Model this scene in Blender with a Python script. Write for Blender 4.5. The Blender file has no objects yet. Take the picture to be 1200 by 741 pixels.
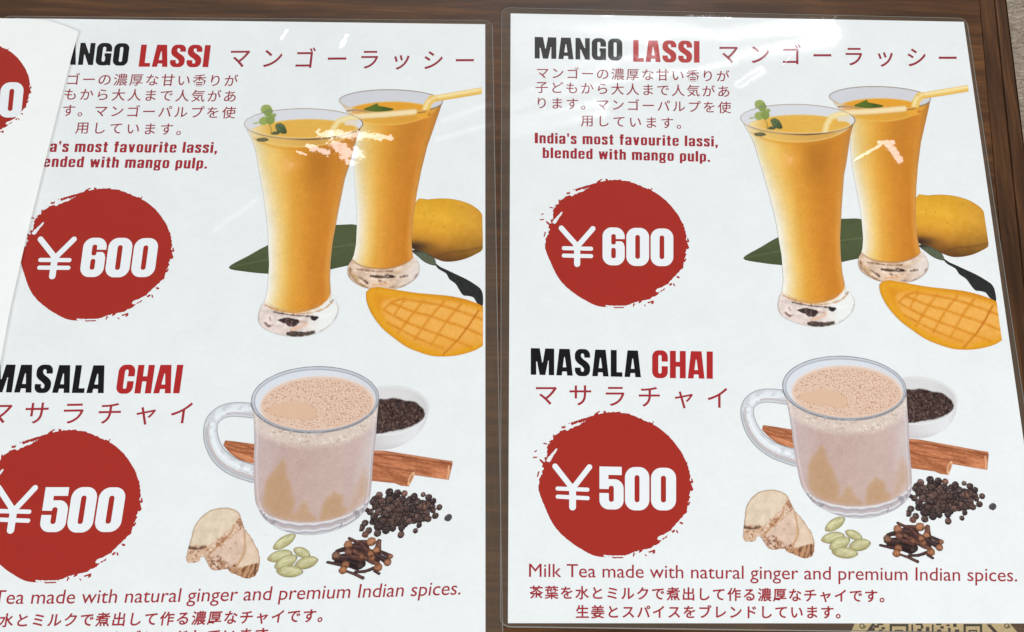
import bpy, math, random
import numpy as np
from mathutils import Vector, Matrix

# ------------------------------------------------------------------ camera
SC = bpy.context.scene
MM = 0.001
F = 2294.818                                  # focal length in units of a 1200 px wide frame
R = np.array([[0.9993069636, 0.0010020884, -0.0372100566],
              [0.0178557830, 0.8642150258, 0.5028056883],
              [0.0326613457, -0.5031216403, 0.8635982003]])

T = np.array([-1.2296, -139.7609, 902.1036])
LEFT_POS = (-222.5423, 11.8741, -0.017451)  # pose of the left sheet on the table (mm, mm, rad)
WARP = np.array( [[-2.658, -2.601], [3.214, 2.586], [-0.696, 4.578], [-3.23, -1.55], [6.507, 1.871], [3.572, -3.037], [-2.989, 2.955], [0.137, -0.328], [-1.99, -4.962], [-3.542, 0.668]] )  # how that sheet is stretched by lying curved (mm)
cam = bpy.data.cameras.new('camera')
cam_o = bpy.data.objects.new('camera', cam)
SC.collection.objects.link(cam_o)
cpos = -R.T @ T
flip = np.diag([1, -1, -1])
Rb = flip @ R.T @ flip                        # camera axes in Blender's world
M = Matrix([list(Rb[i]) + [[cpos[0], -cpos[1], -cpos[2]][i] * MM] for i in range(3)] + [[0, 0, 0, 1]])
cam_o.matrix_world = M
cam.sensor_width = 36.0
cam.lens = 36.0 * F / 1200.0
cam.clip_start = 0.01
cam.clip_end = 50
SC.camera = cam_o
CAM = np.array([cpos[0], -cpos[1], -cpos[2]])   # mm

HM = np.array([[F, 0, 600], [0, F, 370.5], [0, 0, 1]]) @ np.c_[R[:, 0], R[:, 1], T]
HI = np.linalg.inv(HM)


def P(x, y):
    """sheet millimetres (right, down) of a point measured on the sheet"""
    x = np.asarray(x, float); y = np.asarray(y, float)
    d = HI[2, 0] * x + HI[2, 1] * y + HI[2, 2]
    return (HI[0, 0] * x + HI[0, 1] * y + HI[0, 2]) / d, (HI[1, 0] * x + HI[1, 1] * y + HI[1, 2]) / d


def WP(x, y):
    u, v = P(x, y)
    return np.array([float(u), -float(v), 0.0])


def bounce(x, y, tilt=(0, 0)):
    p = WP(x, y); d = p - CAM; d /= np.linalg.norm(d)
    n = np.array([tilt[0], tilt[1], 1.0]); n /= np.linalg.norm(n)
    return p, d - 2 * d.dot(n) * n


# ------------------------------------------------------------------ light
world = bpy.data.worlds.new('World'); SC.world = world; world.use_nodes = True
bg = world.node_tree.nodes['Background']
bg.inputs[0].default_value = (0.86, 0.93, 1.0, 1); bg.inputs[1].default_value = 0.12
SC.view_settings.view_transform = 'Standard'; SC.view_settings.look = 'None'
SC.view_settings.exposure = 0.0; SC.view_settings.gamma = 1.0
SC.view_settings.use_curve_mapping = False


def lamp(name, loc, target, sx, sy, energy, col):
    l = bpy.data.lights.new(name, 'AREA'); l.shape = 'RECTANGLE'; l.size = sx; l.size_y = sy
    l.energy = energy; l.color = col
    o = bpy.data.objects.new(name, l); SC.collection.objects.link(o)
    o.location = loc
    o.rotation_euler = (Vector(target) - Vector(loc)).to_track_quat('-Z', 'Y').to_euler()
    return o


KEY = 144.0
lamp('daylight_from_the_side', (2.2, -2.0, 2.3), (0.0, -0.15, 0), 1.8, 1.6, KEY, (1.0, 0.985, 0.96))
lamp('daylight_from_behind', (-1.9, -2.1, 2.2), (0.0, -0.15, 0), 1.6, 1.6, KEY * 0.42, (0.93, 0.97, 1.0))
# the bright opening across the table whose reflection hazes the far wood
WY = 1500.0
def hit(x, y):
    p, d = bounce(x, y); t = (WY - p[1]) / d[1]; q = p + d * t; return q[0], q[2]
wx1, wz1 = hit(978, 26)
wx0 = wx1 - 1500
wz0 = wz1 - 900
lamp('bright_opening', ((wx0 + wx1) / 2 * MM, WY * MM, (wz0 + wz1) / 2 * MM),
     ((wx0 + wx1) / 2 * MM, 0, (wz0 + wz1) / 2 * MM), (wx1 - wx0) * MM, (wz1 - wz0) * MM, 4.8, (1.0, 0.97, 0.93))
# the small hard source that glints on the crumpled film
GP, GD = bounce(720, -190)
G_POS = GP + GD * 2300
lamp('small_bright_source', tuple(G_POS * MM), tuple(GP * MM), 0.34, 0.34, 4.0, (0.90, 0.95, 1.0))

random.seed(4)
RNG = np.random.default_rng(7)


# ------------------------------------------------------------------ nodes
def lin(c):
    c = np.asarray(c, float) / 255.0
    return np.where(c <= 0.04045, c / 12.92, ((c + 0.055) / 1.055) ** 2.4)


def col4(c):
    l = lin(c); return (float(l[0]), float(l[1]), float(l[2]), 1.0)


def N(nt, kind, **kw):
    n = nt.nodes.new(kind)
    for k, v in kw.items():
        setattr(n, k, v)
    return n


def mth(nt, op, a, b=None, c=None, clamp=False):
    n = N(nt, 'ShaderNodeMath', operation=op); n.use_clamp = clamp
    for i, v in enumerate((a, b, c)):
        if v is None: continue
        if isinstance(v, (int, float)): n.inputs[i].default_value = v
        else: nt.links.new(v, n.inputs[i])
    return n.outputs[0]


def vm(nt, op, a, b=None, out=0):
    n = N(nt, 'ShaderNodeVectorMath', operation=op)
    for i, v in enumerate((a, b)):
        if v is None: continue
        if isinstance(v, (tuple, list)): n.inputs[i].default_value = v
        else: nt.links.new(v, n.inputs[i])
    return n.outputs[out]


def vscale(nt, v, s):
    n = N(nt, 'ShaderNodeVectorMath', operation='SCALE')
    if isinstance(v, (tuple, list)): n.inputs[0].default_value = v
    else: nt.links.new(v, n.inputs[0])
    if isinstance(s, (int, float)): n.inputs['Scale'].default_value = s
    else: nt.links.new(s, n.inputs['Scale'])
    return n.outputs[0]


def noise(nt, vec, scale, detail=3, rough=0.5, dist=0.0):
    n = N(nt, 'ShaderNodeTexNoise'); n.inputs['Scale'].default_value = scale
    n.inputs['Detail'].default_value = detail; n.inputs['Roughness'].default_value = rough
    n.inputs['Distortion'].default_value = dist
    nt.links.new(vec, n.inputs['Vector']); return n


def tilt_to(x, y, target):
    """slope of a crease in the film, at a place on the sheets, that faces halfway to a light"""
    p = WP(x, y); a = CAM - p; a /= np.linalg.norm(a); b = target - p; b /= np.linalg.norm(b)
    h = a + b; h /= np.linalg.norm(h); return (h[0] / h[2], h[1] / h[2])


WMID = np.array([(wx0 * 0.45 + wx1 * 0.55), WY, (wz0 + wz1) / 2])
# creases in the film: (x1,y1,x2,y2, half width px, softness, edge noise, strength, towards)
CREASES = [
    # left sheet, broken glare over the two tumblers
    (376, 158, 428, 160, 6, 1.0, 1.4, 1.0, 'g'), (392, 172, 420, 182, 8, 1.0, 1.4, .97, 'g'),
    (362, 172, 384, 180, 4, .5, 1.5, 1.0, 'g'), (428, 160, 456, 162, 4, .5, 1.5, .97, 'g'),
    (404, 184, 410, 190, 6, 1.0, 1.4, .98, 'g'), (348, 178, 358, 182, 1.5, .5, 1.4, 1.0, 'g'),
    # right sheet, tick-shaped crease
    (1002, 188, 1036, 168, 1.9, .8, 0.8, 1.0, 'g'), (1040, 170, 1054, 188, 5.2, .8, 0.8, 1.0, 'g'),
    (1030, 168, 1046, 167, 2.8, .5, 0.6, 1.0, 'g'),
    # bright folds along the far edge of the right sheet
    (984, 17, 950, 42, 1.1, 1.8, 1.6, .97, 'g'), (950, 42, 918, 76, .7, 1.8, 1.6, .97, 'g'),
    
    (806, 19, 856, 21, 1.4, 1.2, 2.0, .97, 'g'), (704, 19, 720, 18, 1.0, 1.2, 1.8, .97, 'g'),
    
    # short chips of light on the left sheet's far edge
    (330, 46, 336, 36, 1.6, .6, 1.6, .98, 'g'), (399, 56, 406, 42, 2.2, .6, 1.7, .98, 'g'),
    # broad soft veils
    (600, 120, 735, 84, 9, 1.6, .5, 1.0, 'w'), (735, 84, 850, 66, 11, 1.8, .3, 1.0, 'w'),
    (640, 56, 800, 58, 26, 2.0, .25, .97, 'w'), (800, 62, 965, 40, 18, 2.0, .25, .97, 'w'), (866, 100, 890, 84, 5, 2.0, .5, 1.0, 'w'), (600, 150, 700, 128, 12, 1.8, .5, .98, 'w'),
    (520, 142, 575, 122, 3, 1.6, .3, 1.0, 'w'), (514, 164, 575, 146, 3, 1.6, .3, 1.0, 'w'),
(250, 272, 300, 235, 3, 1.8, 1.6, .98, 'w'),
]


def make_film_group():
    g = bpy.data.node_groups.new('film_relief', 'ShaderNodeTree')
    g.interface.new_socket('Normal', in_out='OUTPUT', socket_type='NodeSocketVector')
    g.interface.new_socket('Roughness', in_out='OUTPUT', socket_type='NodeSocketFloat')
    out = N(g, 'NodeGroupOutput')
    geo = N(g, 'ShaderNodeNewGeometry')
    pos = vscale(g, geo.outputs['Position'], 1000.0)          # millimetres
    flat = vm(g, 'MULTIPLY', pos, (1, 1, 0))
    edge = noise(g, flat, 0.34, 3, 0.65)
    e1 = mth(g, 'SUBTRACT', edge.outputs['Fac'], 0.5)
    fine = noise(g, flat, 0.55, 3, 0.6)
    fv = vscale(g, vm(g, 'SUBTRACT', fine.outputs['Color'], (0.5, 0.5, 0.5)), 1.0)
    low = noise(g, flat, 0.021, 2, 0.5)
    lv = vm(g, 'SUBTRACT', low.outputs['Color'], (0.5, 0.5, 0.5))
    acc = vscale(g, lv, 0.05)
    acc = vm(g, 'ADD', acc, vscale(g, fv, 0.012))
    for (x1, y1, x2, y2, w, soft, en, st, kind) in CREASES:
        a = WP(x1, y1); b = WP(x2, y2); ab = b - a; L2 = float(ab.dot(ab)); wm = w / 2.65
        tgt = G_POS if kind == 'g' else WMID
        tx, ty = tilt_to((x1 + x2) / 2, (y1 + y2) / 2, tgt)
        pa = vm(g, 'SUBTRACT', flat, tuple(float(v) for v in a))
        h = mth(g, 'DIVIDE', vm(g, 'DOT_PRODUCT', pa, tuple(float(v) for v in ab), out=1), L2, clamp=True)
        q = vm(g, 'SUBTRACT', pa, vscale(g, tuple(float(v) for v in ab), h))
        d = vm(g, 'LENGTH', q, out=1)
        d = mth(g, 'MULTIPLY_ADD', e1, -en * wm * 3.2, d)
        m = mth(g, 'DIVIDE', mth(g, 'SUBTRACT', wm * (1 + soft * .5), d), wm * soft, clamp=True)
        m = mth(g, 'SMOOTH_MIN', m, 1.0, 0.05)
        amp = 0.03 if kind == 'w' else 0.11
        tv = vm(g, 'ADD', vscale(g, fv, amp), (tx * st, ty * st, 0.0))
        acc = vm(g, 'ADD', vscale(g, acc, mth(g, 'SUBTRACT', 1.0, m)), vscale(g, tv, m))
    nrm = vm(g, 'NORMALIZE', vm(g, 'ADD', vm(g, 'MULTIPLY', acc, (1, 1, 0)), (0, 0, 1)))
    g.links.new(nrm, out.inputs[0])
    rr = mth(g, 'MULTIPLY_ADD', low.outputs['Fac'], 0.06, 0.09)
    g.links.new(rr, out.inputs[1])
    return g


FILM = make_film_group()


def film_on(nt, bsdf):
    gn = N(nt, 'ShaderNodeGroup'); gn.node_tree = FILM
    nt.links.new(gn.outputs['Normal'], bsdf.inputs['Coat Normal'])
    nt.links.new(gn.outputs['Roughness'], bsdf.inputs['Coat Roughness'])
    bsdf.inputs['Coat Weight'].default_value = 1.0
    bsdf.inputs['Coat IOR'].default_value = 1.5
    bsdf.inputs['Specular IOR Level'].default_value = 0.0
    bsdf.inputs['Roughness'].default_value = 0.9


def base_mat(name):
    m = bpy.data.materials.new(name); m.use_nodes = True
    return m, m.node_tree, m.node_tree.nodes['Principled BSDF']


def ink_flat(name, c, mott=0.10):
    m, nt, b = base_mat(name)
    film_on(nt, b)
    geo = N(nt, 'ShaderNodeNewGeometry')
    n = noise(nt, geo.outputs['Position'], 1300, 3, 0.6)
    n2 = noise(nt, geo.outputs['Position'], 120, 3, 0.6)
    s = mth(nt, 'ADD', mth(nt, 'MULTIPLY', n.outputs['Fac'], mott), mth(nt, 'MULTIPLY', n2.outputs['Fac'], mott))
    s = mth(nt, 'ADD', s, 1.0 - mott)
    mx = vscale(nt, col4(c)[:3], s)
    nt.links.new(mx, b.inputs['Base Color'])
    return m


def ink_attr(name):
    m, nt, b = base_mat(name)
    film_on(nt, b)
    at = N(nt, 'ShaderNodeVertexColor'); at.layer_name = 'ink'
    geo = N(nt, 'ShaderNodeNewGeometry')
    n = noise(nt, geo.outputs['Position'], 1500, 2, 0.6)
    s = mth(nt, 'MULTIPLY_ADD', n.outputs['Fac'], 0.14, 0.93)
    nt.links.new(vscale(nt, at.outputs['Color'], s), b.inputs['Base Color'])
    return m


def paper_mat():
    m, nt, b = base_mat('white_paper')
    film_on(nt, b)
    geo = N(nt, 'ShaderNodeNewGeometry')
    n1 = noise(nt, geo.outputs['Position'], 60, 5, 0.62)
    n2 = noise(nt, geo.outputs['Position'], 420, 4, 0.6)
    n3 = noise(nt, geo.outputs['Position'], 9, 2, 0.5)
    s = mth(nt, 'ADD', mth(nt, 'MULTIPLY', n1.outputs['Fac'], 0.11), mth(nt, 'MULTIPLY', n2.outputs['Fac'], 0.08))
    s = mth(nt, 'ADD', s, mth(nt, 'MULTIPLY', n3.outputs['Fac'], 0.05))
    s = mth(nt, 'ADD', s, 0.885)
    vo = N(nt, 'ShaderNodeTexVoronoi'); vo.inputs['Scale'].default_value = 42; nt.links.new(geo.outputs['Position'], vo.inputs['Vector'])
    rnd = N(nt, 'ShaderNodeSeparateColor'); nt.links.new(vo.outputs['Color'], rnd.inputs[0])
    rad = mth(nt, 'MULTIPLY', mth(nt, 'SUBTRACT', rnd.outputs[0], 0.72, clamp=True), 0.06)
    spk = mth(nt, 'LESS_THAN', vo.outputs['Distance'], rad)
    s = mth(nt, 'MULTIPLY', s, mth(nt, 'MULTIPLY_ADD', spk, -0.16, 1.0))
    nt.links.new(vscale(nt, (0.785, 0.81, 0.815), s), b.inputs['Base Color'])
    return m


def matt_paper_mat():
    m, nt, b = base_mat('bright_white_paper')
    geo = N(nt, 'ShaderNodeNewGeometry')
    n1 = noise(nt, geo.outputs['Position'], 26, 4, 0.6); n2 = noise(nt, geo.outputs['Position'], 300, 4, 0.6)
    s = mth(nt, 'ADD', mth(nt, 'MULTIPLY', n1.outputs['Fac'], 0.10), mth(nt, 'MULTIPLY', n2.outputs['Fac'], 0.05))
    nt.links.new(vscale(nt, (0.86, 0.875, 0.855), mth(nt, 'ADD', s, 0.92)), b.inputs['Base Color'])
    b.inputs['Roughness'].default_value = .5; b.inputs['Specular IOR Level'].default_value = .3
    return m


def border_mat():
    """two fused clear films, slightly milky, over the wood"""
    m, nt, b = base_mat('clear_laminate')
    film_on(nt, b)
    b.inputs['Base Color'].default_value = (0.22, 0.175, 0.135, 1)
    out = [n for n in nt.nodes if n.type == 'OUTPUT_MATERIAL'][0]
    tr = N(nt, 'ShaderNodeBsdfTransparent'); tr.inputs[0].default_value = (0.96, 0.96, 0.95, 1)
    mx = N(nt, 'ShaderNodeMixShader')
    geo = N(nt, 'ShaderNodeNewGeometry')
    sc = vm(nt, 'MULTIPLY', geo.outputs['Position'], (900, 60, 1))
    n = noise(nt, sc, 1.0, 2, 0.5)
    f = mth(nt, 'MULTIPLY_ADD', n.outputs['Fac'], 0.16, 0.20)
    nt.links.new(f, mx.inputs[0]); nt.links.new(tr.outputs[0], mx.inputs[1]); nt.links.new(b.outputs[0], mx.inputs[2])
    nt.links.new(mx.outputs[0], out.inputs[0])
    return m


def rim_mat():
    m, nt, b = base_mat('laminate_cut_edge')
    b.inputs['Base Color'].default_value = (0.22, 0.20, 0.175, 1); b.inputs['Roughness'].default_value = 0.3
    return m


def wood_mat(name, axis, dark=1.0):
    m, nt, b = base_mat(name)
    geo = N(nt, 'ShaderNodeNewGeometry')
    st = (14, 230, 30) if axis == 'x' else (260, 12, 30)
    v = vm(nt, 'MULTIPLY', geo.outputs['Position'], st)
    warp = noise(nt, geo.outputs['Position'], 9, 2, 0.5)
    v = vm(nt, 'ADD', v, vscale(nt, warp.outputs['Color'], 2.2))
    n1 = noise(nt, v, 1.0, 6, 0.62, 0.4)
    st2 = (40, 1500, 30) if axis == 'x' else (1500, 40, 30)
    v2 = vm(nt, 'MULTIPLY', geo.outputs['Position'], st2)
    n2 = noise(nt, v2, 1.0, 4, 0.7)
    n3 = noise(nt, vm(nt, 'MULTIPLY', geo.outputs['Position'], (6, 16, 5) if axis == 'x' else (16, 5, 5)), 1.0, 3, 0.5)
    s = mth(nt, 'ADD', mth(nt, 'MULTIPLY', n1.outputs['Fac'], 0.62), mth(nt, 'MULTIPLY', n2.outputs['Fac'], 0.23))
    s = mth(nt, 'ADD', s, mth(nt, 'MULTIPLY', n3.outputs['Fac'], 0.35))
    r = N(nt, 'ShaderNodeValToRGB'); nt.links.new(s, r.inputs[0])
    e = r.color_ramp.elements
    e[0].position = 0.43; e[0].color = tuple(dark * v for v in (0.022, 0.0088, 0.0026)) + (1,)
    e[1].position = 0.77; e[1].color = tuple(dark * v for v in (0.158, 0.064, 0.019)) + (1,)
    k = r.color_ramp.elements.new(0.60); k.color = tuple(dark * v for v in (0.069, 0.027, 0.008)) + (1,)
    nt.links.new(r.outputs[0], b.inputs['Base Color'])
    b.inputs['Roughness'].default_value = 0.4; b.inputs['Specular IOR Level'].default_value = 0.35
    b.inputs['Coat Weight'].default_value = 0.3; b.inputs['Coat Roughness'].default_value = 0.18
    bp = N(nt, 'ShaderNodeBump'); bp.inputs['Strength'].default_value = 0.25; bp.inputs['Distance'].default_value = 0.0002
    nt.links.new(n2.outputs['Fac'], bp.inputs['Height']); nt.links.new(bp.outputs[0], b.inputs['Normal'])
    bp.inputs['Strength'].default_value = 0.45
    bp2 = N(nt, 'ShaderNodeBump'); bp2.inputs['Strength'].default_value = 0.12; bp2.inputs['Distance'].default_value = 0.0003
    nt.links.new(n1.outputs['Fac'], bp2.inputs['Height']); nt.links.new(bp2.outputs[0], b.inputs['Coat Normal'])
    return m


def carpet_mat():
    m, nt, b = base_mat('beige_pile')
    geo = N(nt, 'ShaderNodeNewGeometry')
    v = vm(nt, 'MULTIPLY', geo.outputs['Position'], (1.0, 1.7, 1))
    n1 = noise(nt, v, 260, 4, 0.7, 0.6); n2 = noise(nt, v, 55, 3, 0.6)
    s = mth(nt, 'ADD', mth(nt, 'MULTIPLY', n1.outputs['Fac'], 0.7), mth(nt, 'MULTIPLY', n2.outputs['Fac'], 0.3))
    r = N(nt, 'ShaderNodeValToRGB'); nt.links.new(s, r.inputs[0]); e = r.color_ramp.elements
    e[0].position = 0.34; e[0].color = (0.30, 0.24, 0.18, 1); e[1].position = 0.64; e[1].color = (0.74, 0.63, 0.51, 1)
    nt.links.new(r.outputs[0], b.inputs['Base Color']); b.inputs['Roughness'].default_value = 1.0
    b.inputs['Specular IOR Level'].default_value = 0.05
    bp = N(nt, 'ShaderNodeBump'); bp.inputs['Strength'].default_value = 0.9; bp.inputs['Distance'].default_value = 0.004
    nt.links.new(n1.outputs['Fac'], bp.inputs['Height']); nt.links.new(bp.outputs[0], b.inputs['Normal'])
    return m


# ------------------------------------------------------------------ objects
def link(o):
    SC.collection.objects.link(o); return o


def tag(o, label=None, cat=None, group=None, kind=None):
    for k, v in (('label', label), ('category', cat), ('group', group), ('kind', kind)):
        if v: o[k] = v
    return o


def mesh_ob(name, verts, faces, mat, parent=None, cols=None, smooth=False):
    me = bpy.data.meshes.new(name)
    verts = np.asarray(verts, np.float32); 
    if isinstance(faces, np.ndarray):
        n, k = faces.shape
        me.vertices.add(len(verts)); me.vertices.foreach_set('co', verts.ravel())
        me.loops.add(n * k); me.loops.foreach_set('vertex_index', faces.ravel().astype(np.int32))
        me.polygons.add(n); me.polygons.foreach_set('loop_start', np.arange(0, n * k, k, dtype=np.int32))
        me.update(calc_edges=True)
    else:
        me.from_pydata([tuple(v) for v in verts], [], faces); me.update()
    if cols is not None:
        a = me.color_attributes.new('ink', 'FLOAT_COLOR', 'POINT')
        a.data.foreach_set('color', np.c_[cols, np.ones(len(cols))].astype(np.float32).ravel())
    me.materials.append(mat)
    o = link(bpy.data.objects.new(name, me))
    if parent: o.parent = parent
    return o


def empty(name, loc=(0, 0, 0), rz=0):
    o = link(bpy.data.objects.new(name, None)); o.location = loc; o.rotation_euler = (0, 0, rz)
    o.empty_display_size = 0.02
    return o


# ------------------------------------------------------------------ print drawing kit
def vnoise(x, y, s, seed=0):
    x = x / s; y = y / s
    xi = np.floor(x).astype(int); yi = np.floor(y).astype(int); fx = x - xi; fy = y - yi
    fx = fx * fx * (3 - 2 * fx); fy = fy * fy * (3 - 2 * fy)

    def h(a, b):
        v = (a * 374761393 + b * 668265263 + seed * 1442695041) & 0x7fffffff
        v = ((v ^ (v >> 13)) * 1274126177) & 0x7fffffff
        return ((v ^ (v >> 16)) & 0xffff) / 65535.0
    return (h(xi, yi) * (1 - fx) + h(xi + 1, yi) * fx) * (1 - fy) + (h(xi, yi + 1) * (1 - fx) + h(xi + 1, yi + 1) * fx) * fy


def fbm(x, y, s, seed=0, o=3):
    r = 0; a = .5; t = 0
    for i in range(o):
        r = r + a * vnoise(x + i * 17.3, y - i * 9.1, s, seed + i); t += a; a *= .55; s *= .5
    return r / t


def worley(x, y, s, seed=0):
    """distance to the nearest of a set of scattered points and that point's own random number"""
    gx = np.floor(x / s).astype(int); gy = np.floor(y / s).astype(int); best = np.full(x.shape, 1e9); idn = np.zeros(x.shape)

    def h(a, b, k):
        v = (a * 374761393 + b * 668265263 + (seed * 7 + k) * 1442695041) & 0x7fffffff
        v = ((v ^ (v >> 13)) * 1274126177) & 0x7fffffff
        return ((v ^ (v >> 16)) & 0xffff) / 65535.0
    for i in (-1, 0, 1):
        for j in (-1, 0, 1):
            a, b = gx + i, gy + j; d = np.hypot((a + h(a, b, 1)) * s - x, (b + h(a, b, 2)) * s - y); m = d < best
            best = np.where(m, d, best); idn = np.where(m, h(a, b, 3), idn)
    return best, idn


def smooth_pts(pts, n=6, closed=True):
    pts = [np.array(p, float) for p in pts]; out = []; m = len(pts)
    rng = range(m) if closed else range(m - 1)
    for i in rng:
        if closed: p0, p1, p2, p3 = pts[i - 1], pts[i], pts[(i + 1) % m], pts[(i + 2) % m]
        else: p0, p1, p2, p3 = pts[max(i - 1, 0)], pts[i], pts[i + 1], pts[min(i + 2, m - 1)]
        for k in range(n):
            t = k / n
            out.append(.5 * ((2 * p1) + (-p0 + p2) * t + (2 * p0 - 5 * p1 + 4 * p2 - p3) * t * t + (-p0 + 3 * p1 - 3 * p2 + p3) * t ** 3))
    if not closed: out.append(pts[-1])
    return out


def sd_poly(X, Y, pts):
    d = np.full(X.shape, 1e18); ins = np.zeros(X.shape, bool); n = len(pts)
    for i in range(n):
        ax, ay = pts[i]; bx, by = pts[i - 1]
        ex, ey = bx - ax, by - ay; L = ex * ex + ey * ey
        if L < 1e-12: continue
        wx, wy = X - ax, Y - ay
        t = np.clip((wx * ex + wy * ey) / L, 0, 1)
        d = np.minimum(d, (wx - ex * t) ** 2 + (wy - ey * t) ** 2)
        c = ((ay > Y) != (by > Y))
        with np.errstate(divide='ignore', invalid='ignore'):
            xi = ax + (Y - ay) * ex / (ey if ey != 0 else 1e-12)
        ins ^= c & (X < xi)
    d = np.sqrt(d); return np.where(ins, -d, d)


def sd_path(X, Y, pts):
    d = np.full(X.shape, 1e18); tt = np.zeros(X.shape); n = len(pts); side = np.zeros(X.shape)
    for i in range(n - 1):
        ax, ay = pts[i]; bx, by = pts[i + 1]; ex, ey = bx - ax, by - ay; L = ex * ex + ey * ey + 1e-12
        wx, wy = X - ax, Y - ay; t = np.clip((wx * ex + wy * ey) / L, 0, 1)
        q = (wx - ex * t) ** 2 + (wy - ey * t) ** 2; m = q < d
        d = np.where(m, q, d); tt = np.where(m, (i + t) / (n - 1), tt); side = np.where(m, np.sign(ex * wy - ey * wx), side)
    return np.sqrt(d), tt, side


def sd_ell(X, Y, cx, cy, rx, ry, ang=0):
    a = math.radians(ang); c, s = math.cos(a), math.sin(a)
    x = (X - cx) * c + (Y - cy) * s; y = -(X - cx) * s + (Y - cy) * c
    k = np.sqrt((x / rx) ** 2 + (y / ry) ** 2) + 1e-9
    g = np.sqrt((x / rx ** 2) ** 2 + (y / ry ** 2) ** 2) + 1e-9
    return np.clip(k * (k - 1) / g, -1e3, 1e3)


def sd_rr(X, Y, x0, y0, x1, y1, r=0.0):
    cx, cy = (x0 + x1) / 2, (y0 + y1) / 2; qx = np.abs(X - cx) - (x1 - x0) / 2 + r; qy = np.abs(Y - cy) - (y1 - y0) / 2 + r
    return np.sqrt(np.maximum(qx, 0) ** 2 + np.maximum(qy, 0) ** 2) + np.minimum(np.maximum(qx, qy), 0) - r


def Z(ox, oy, s):
    return lambda pts: [(ox + x / s, oy + y / s) for x, y in pts]


def ramp(t, stops):
    ts = [s[0] for s in stops]; cs = np.array([s[1] for s in stops], float)
    return np.stack([np.interp(t, ts, cs[:, k]) for k in range(3)], -1)


def cov(d, w=0.8): return np.clip(.5 - d / w, 0, 1)


class Pic:
    def __init__(s, x0, y0, x1, y1, st=0.8):
        xs = np.arange(x0, x1 + st, st); ys = np.arange(y0, y1 + st, st)
        s.X, s.Y = np.meshgrid(xs, ys); s.st = st
        s.C = np.zeros(s.X.shape + (3,)) + 230.; s.d = np.full(s.X.shape, 1e3)

    def put(s, m, c, a=1.0):
        m = (m * a)[..., None]; s.C = s.C * (1 - m) + np.asarray(c, float) * m

    def mesh(s, name, parent, z, mat, tomm=True):
        v, f, c = grid_mesh(s.X, s.Y, s.d, s.C, s.st)
        u, w = P(v[:, 0], v[:, 1])
        return mesh_ob(name, np.c_[u * MM, -w * MM, np.full(len(u), z)], f, mat, parent, lin(np.clip(c, 0, 255)))


def grid_mesh(X, Y, d, C, st):
    ins = d <= 0
    cell = ins[:-1, :-1] | ins[1:, :-1] | ins[:-1, 1:] | ins[1:, 1:]
    gy, gx = np.gradient(d, st); g = np.sqrt(gx ** 2 + gy ** 2) + 1e-6
    mv = np.where(~ins, np.clip(d / np.maximum(g, .5), 0, st * 1.3), 0)
    XX = X - gx / g * mv; YY = Y - gy / g * mv
    H, W = X.shape; idx = np.arange(H * W).reshape(H, W)
    a, b, c, e = idx[:-1, :-1][cell], idx[:-1, 1:][cell], idx[1:, 1:][cell], idx[1:, :-1][cell]
    F_ = np.stack([a, e, c, b], -1)
    used = np.unique(F_); rm = np.full(H * W, -1); rm[used] = np.arange(len(used))
    V = np.c_[XX.ravel()[used], YY.ravel()[used]]
    return V, rm[F_], (C.reshape(-1, 3)[used] if C is not None else None)


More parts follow.
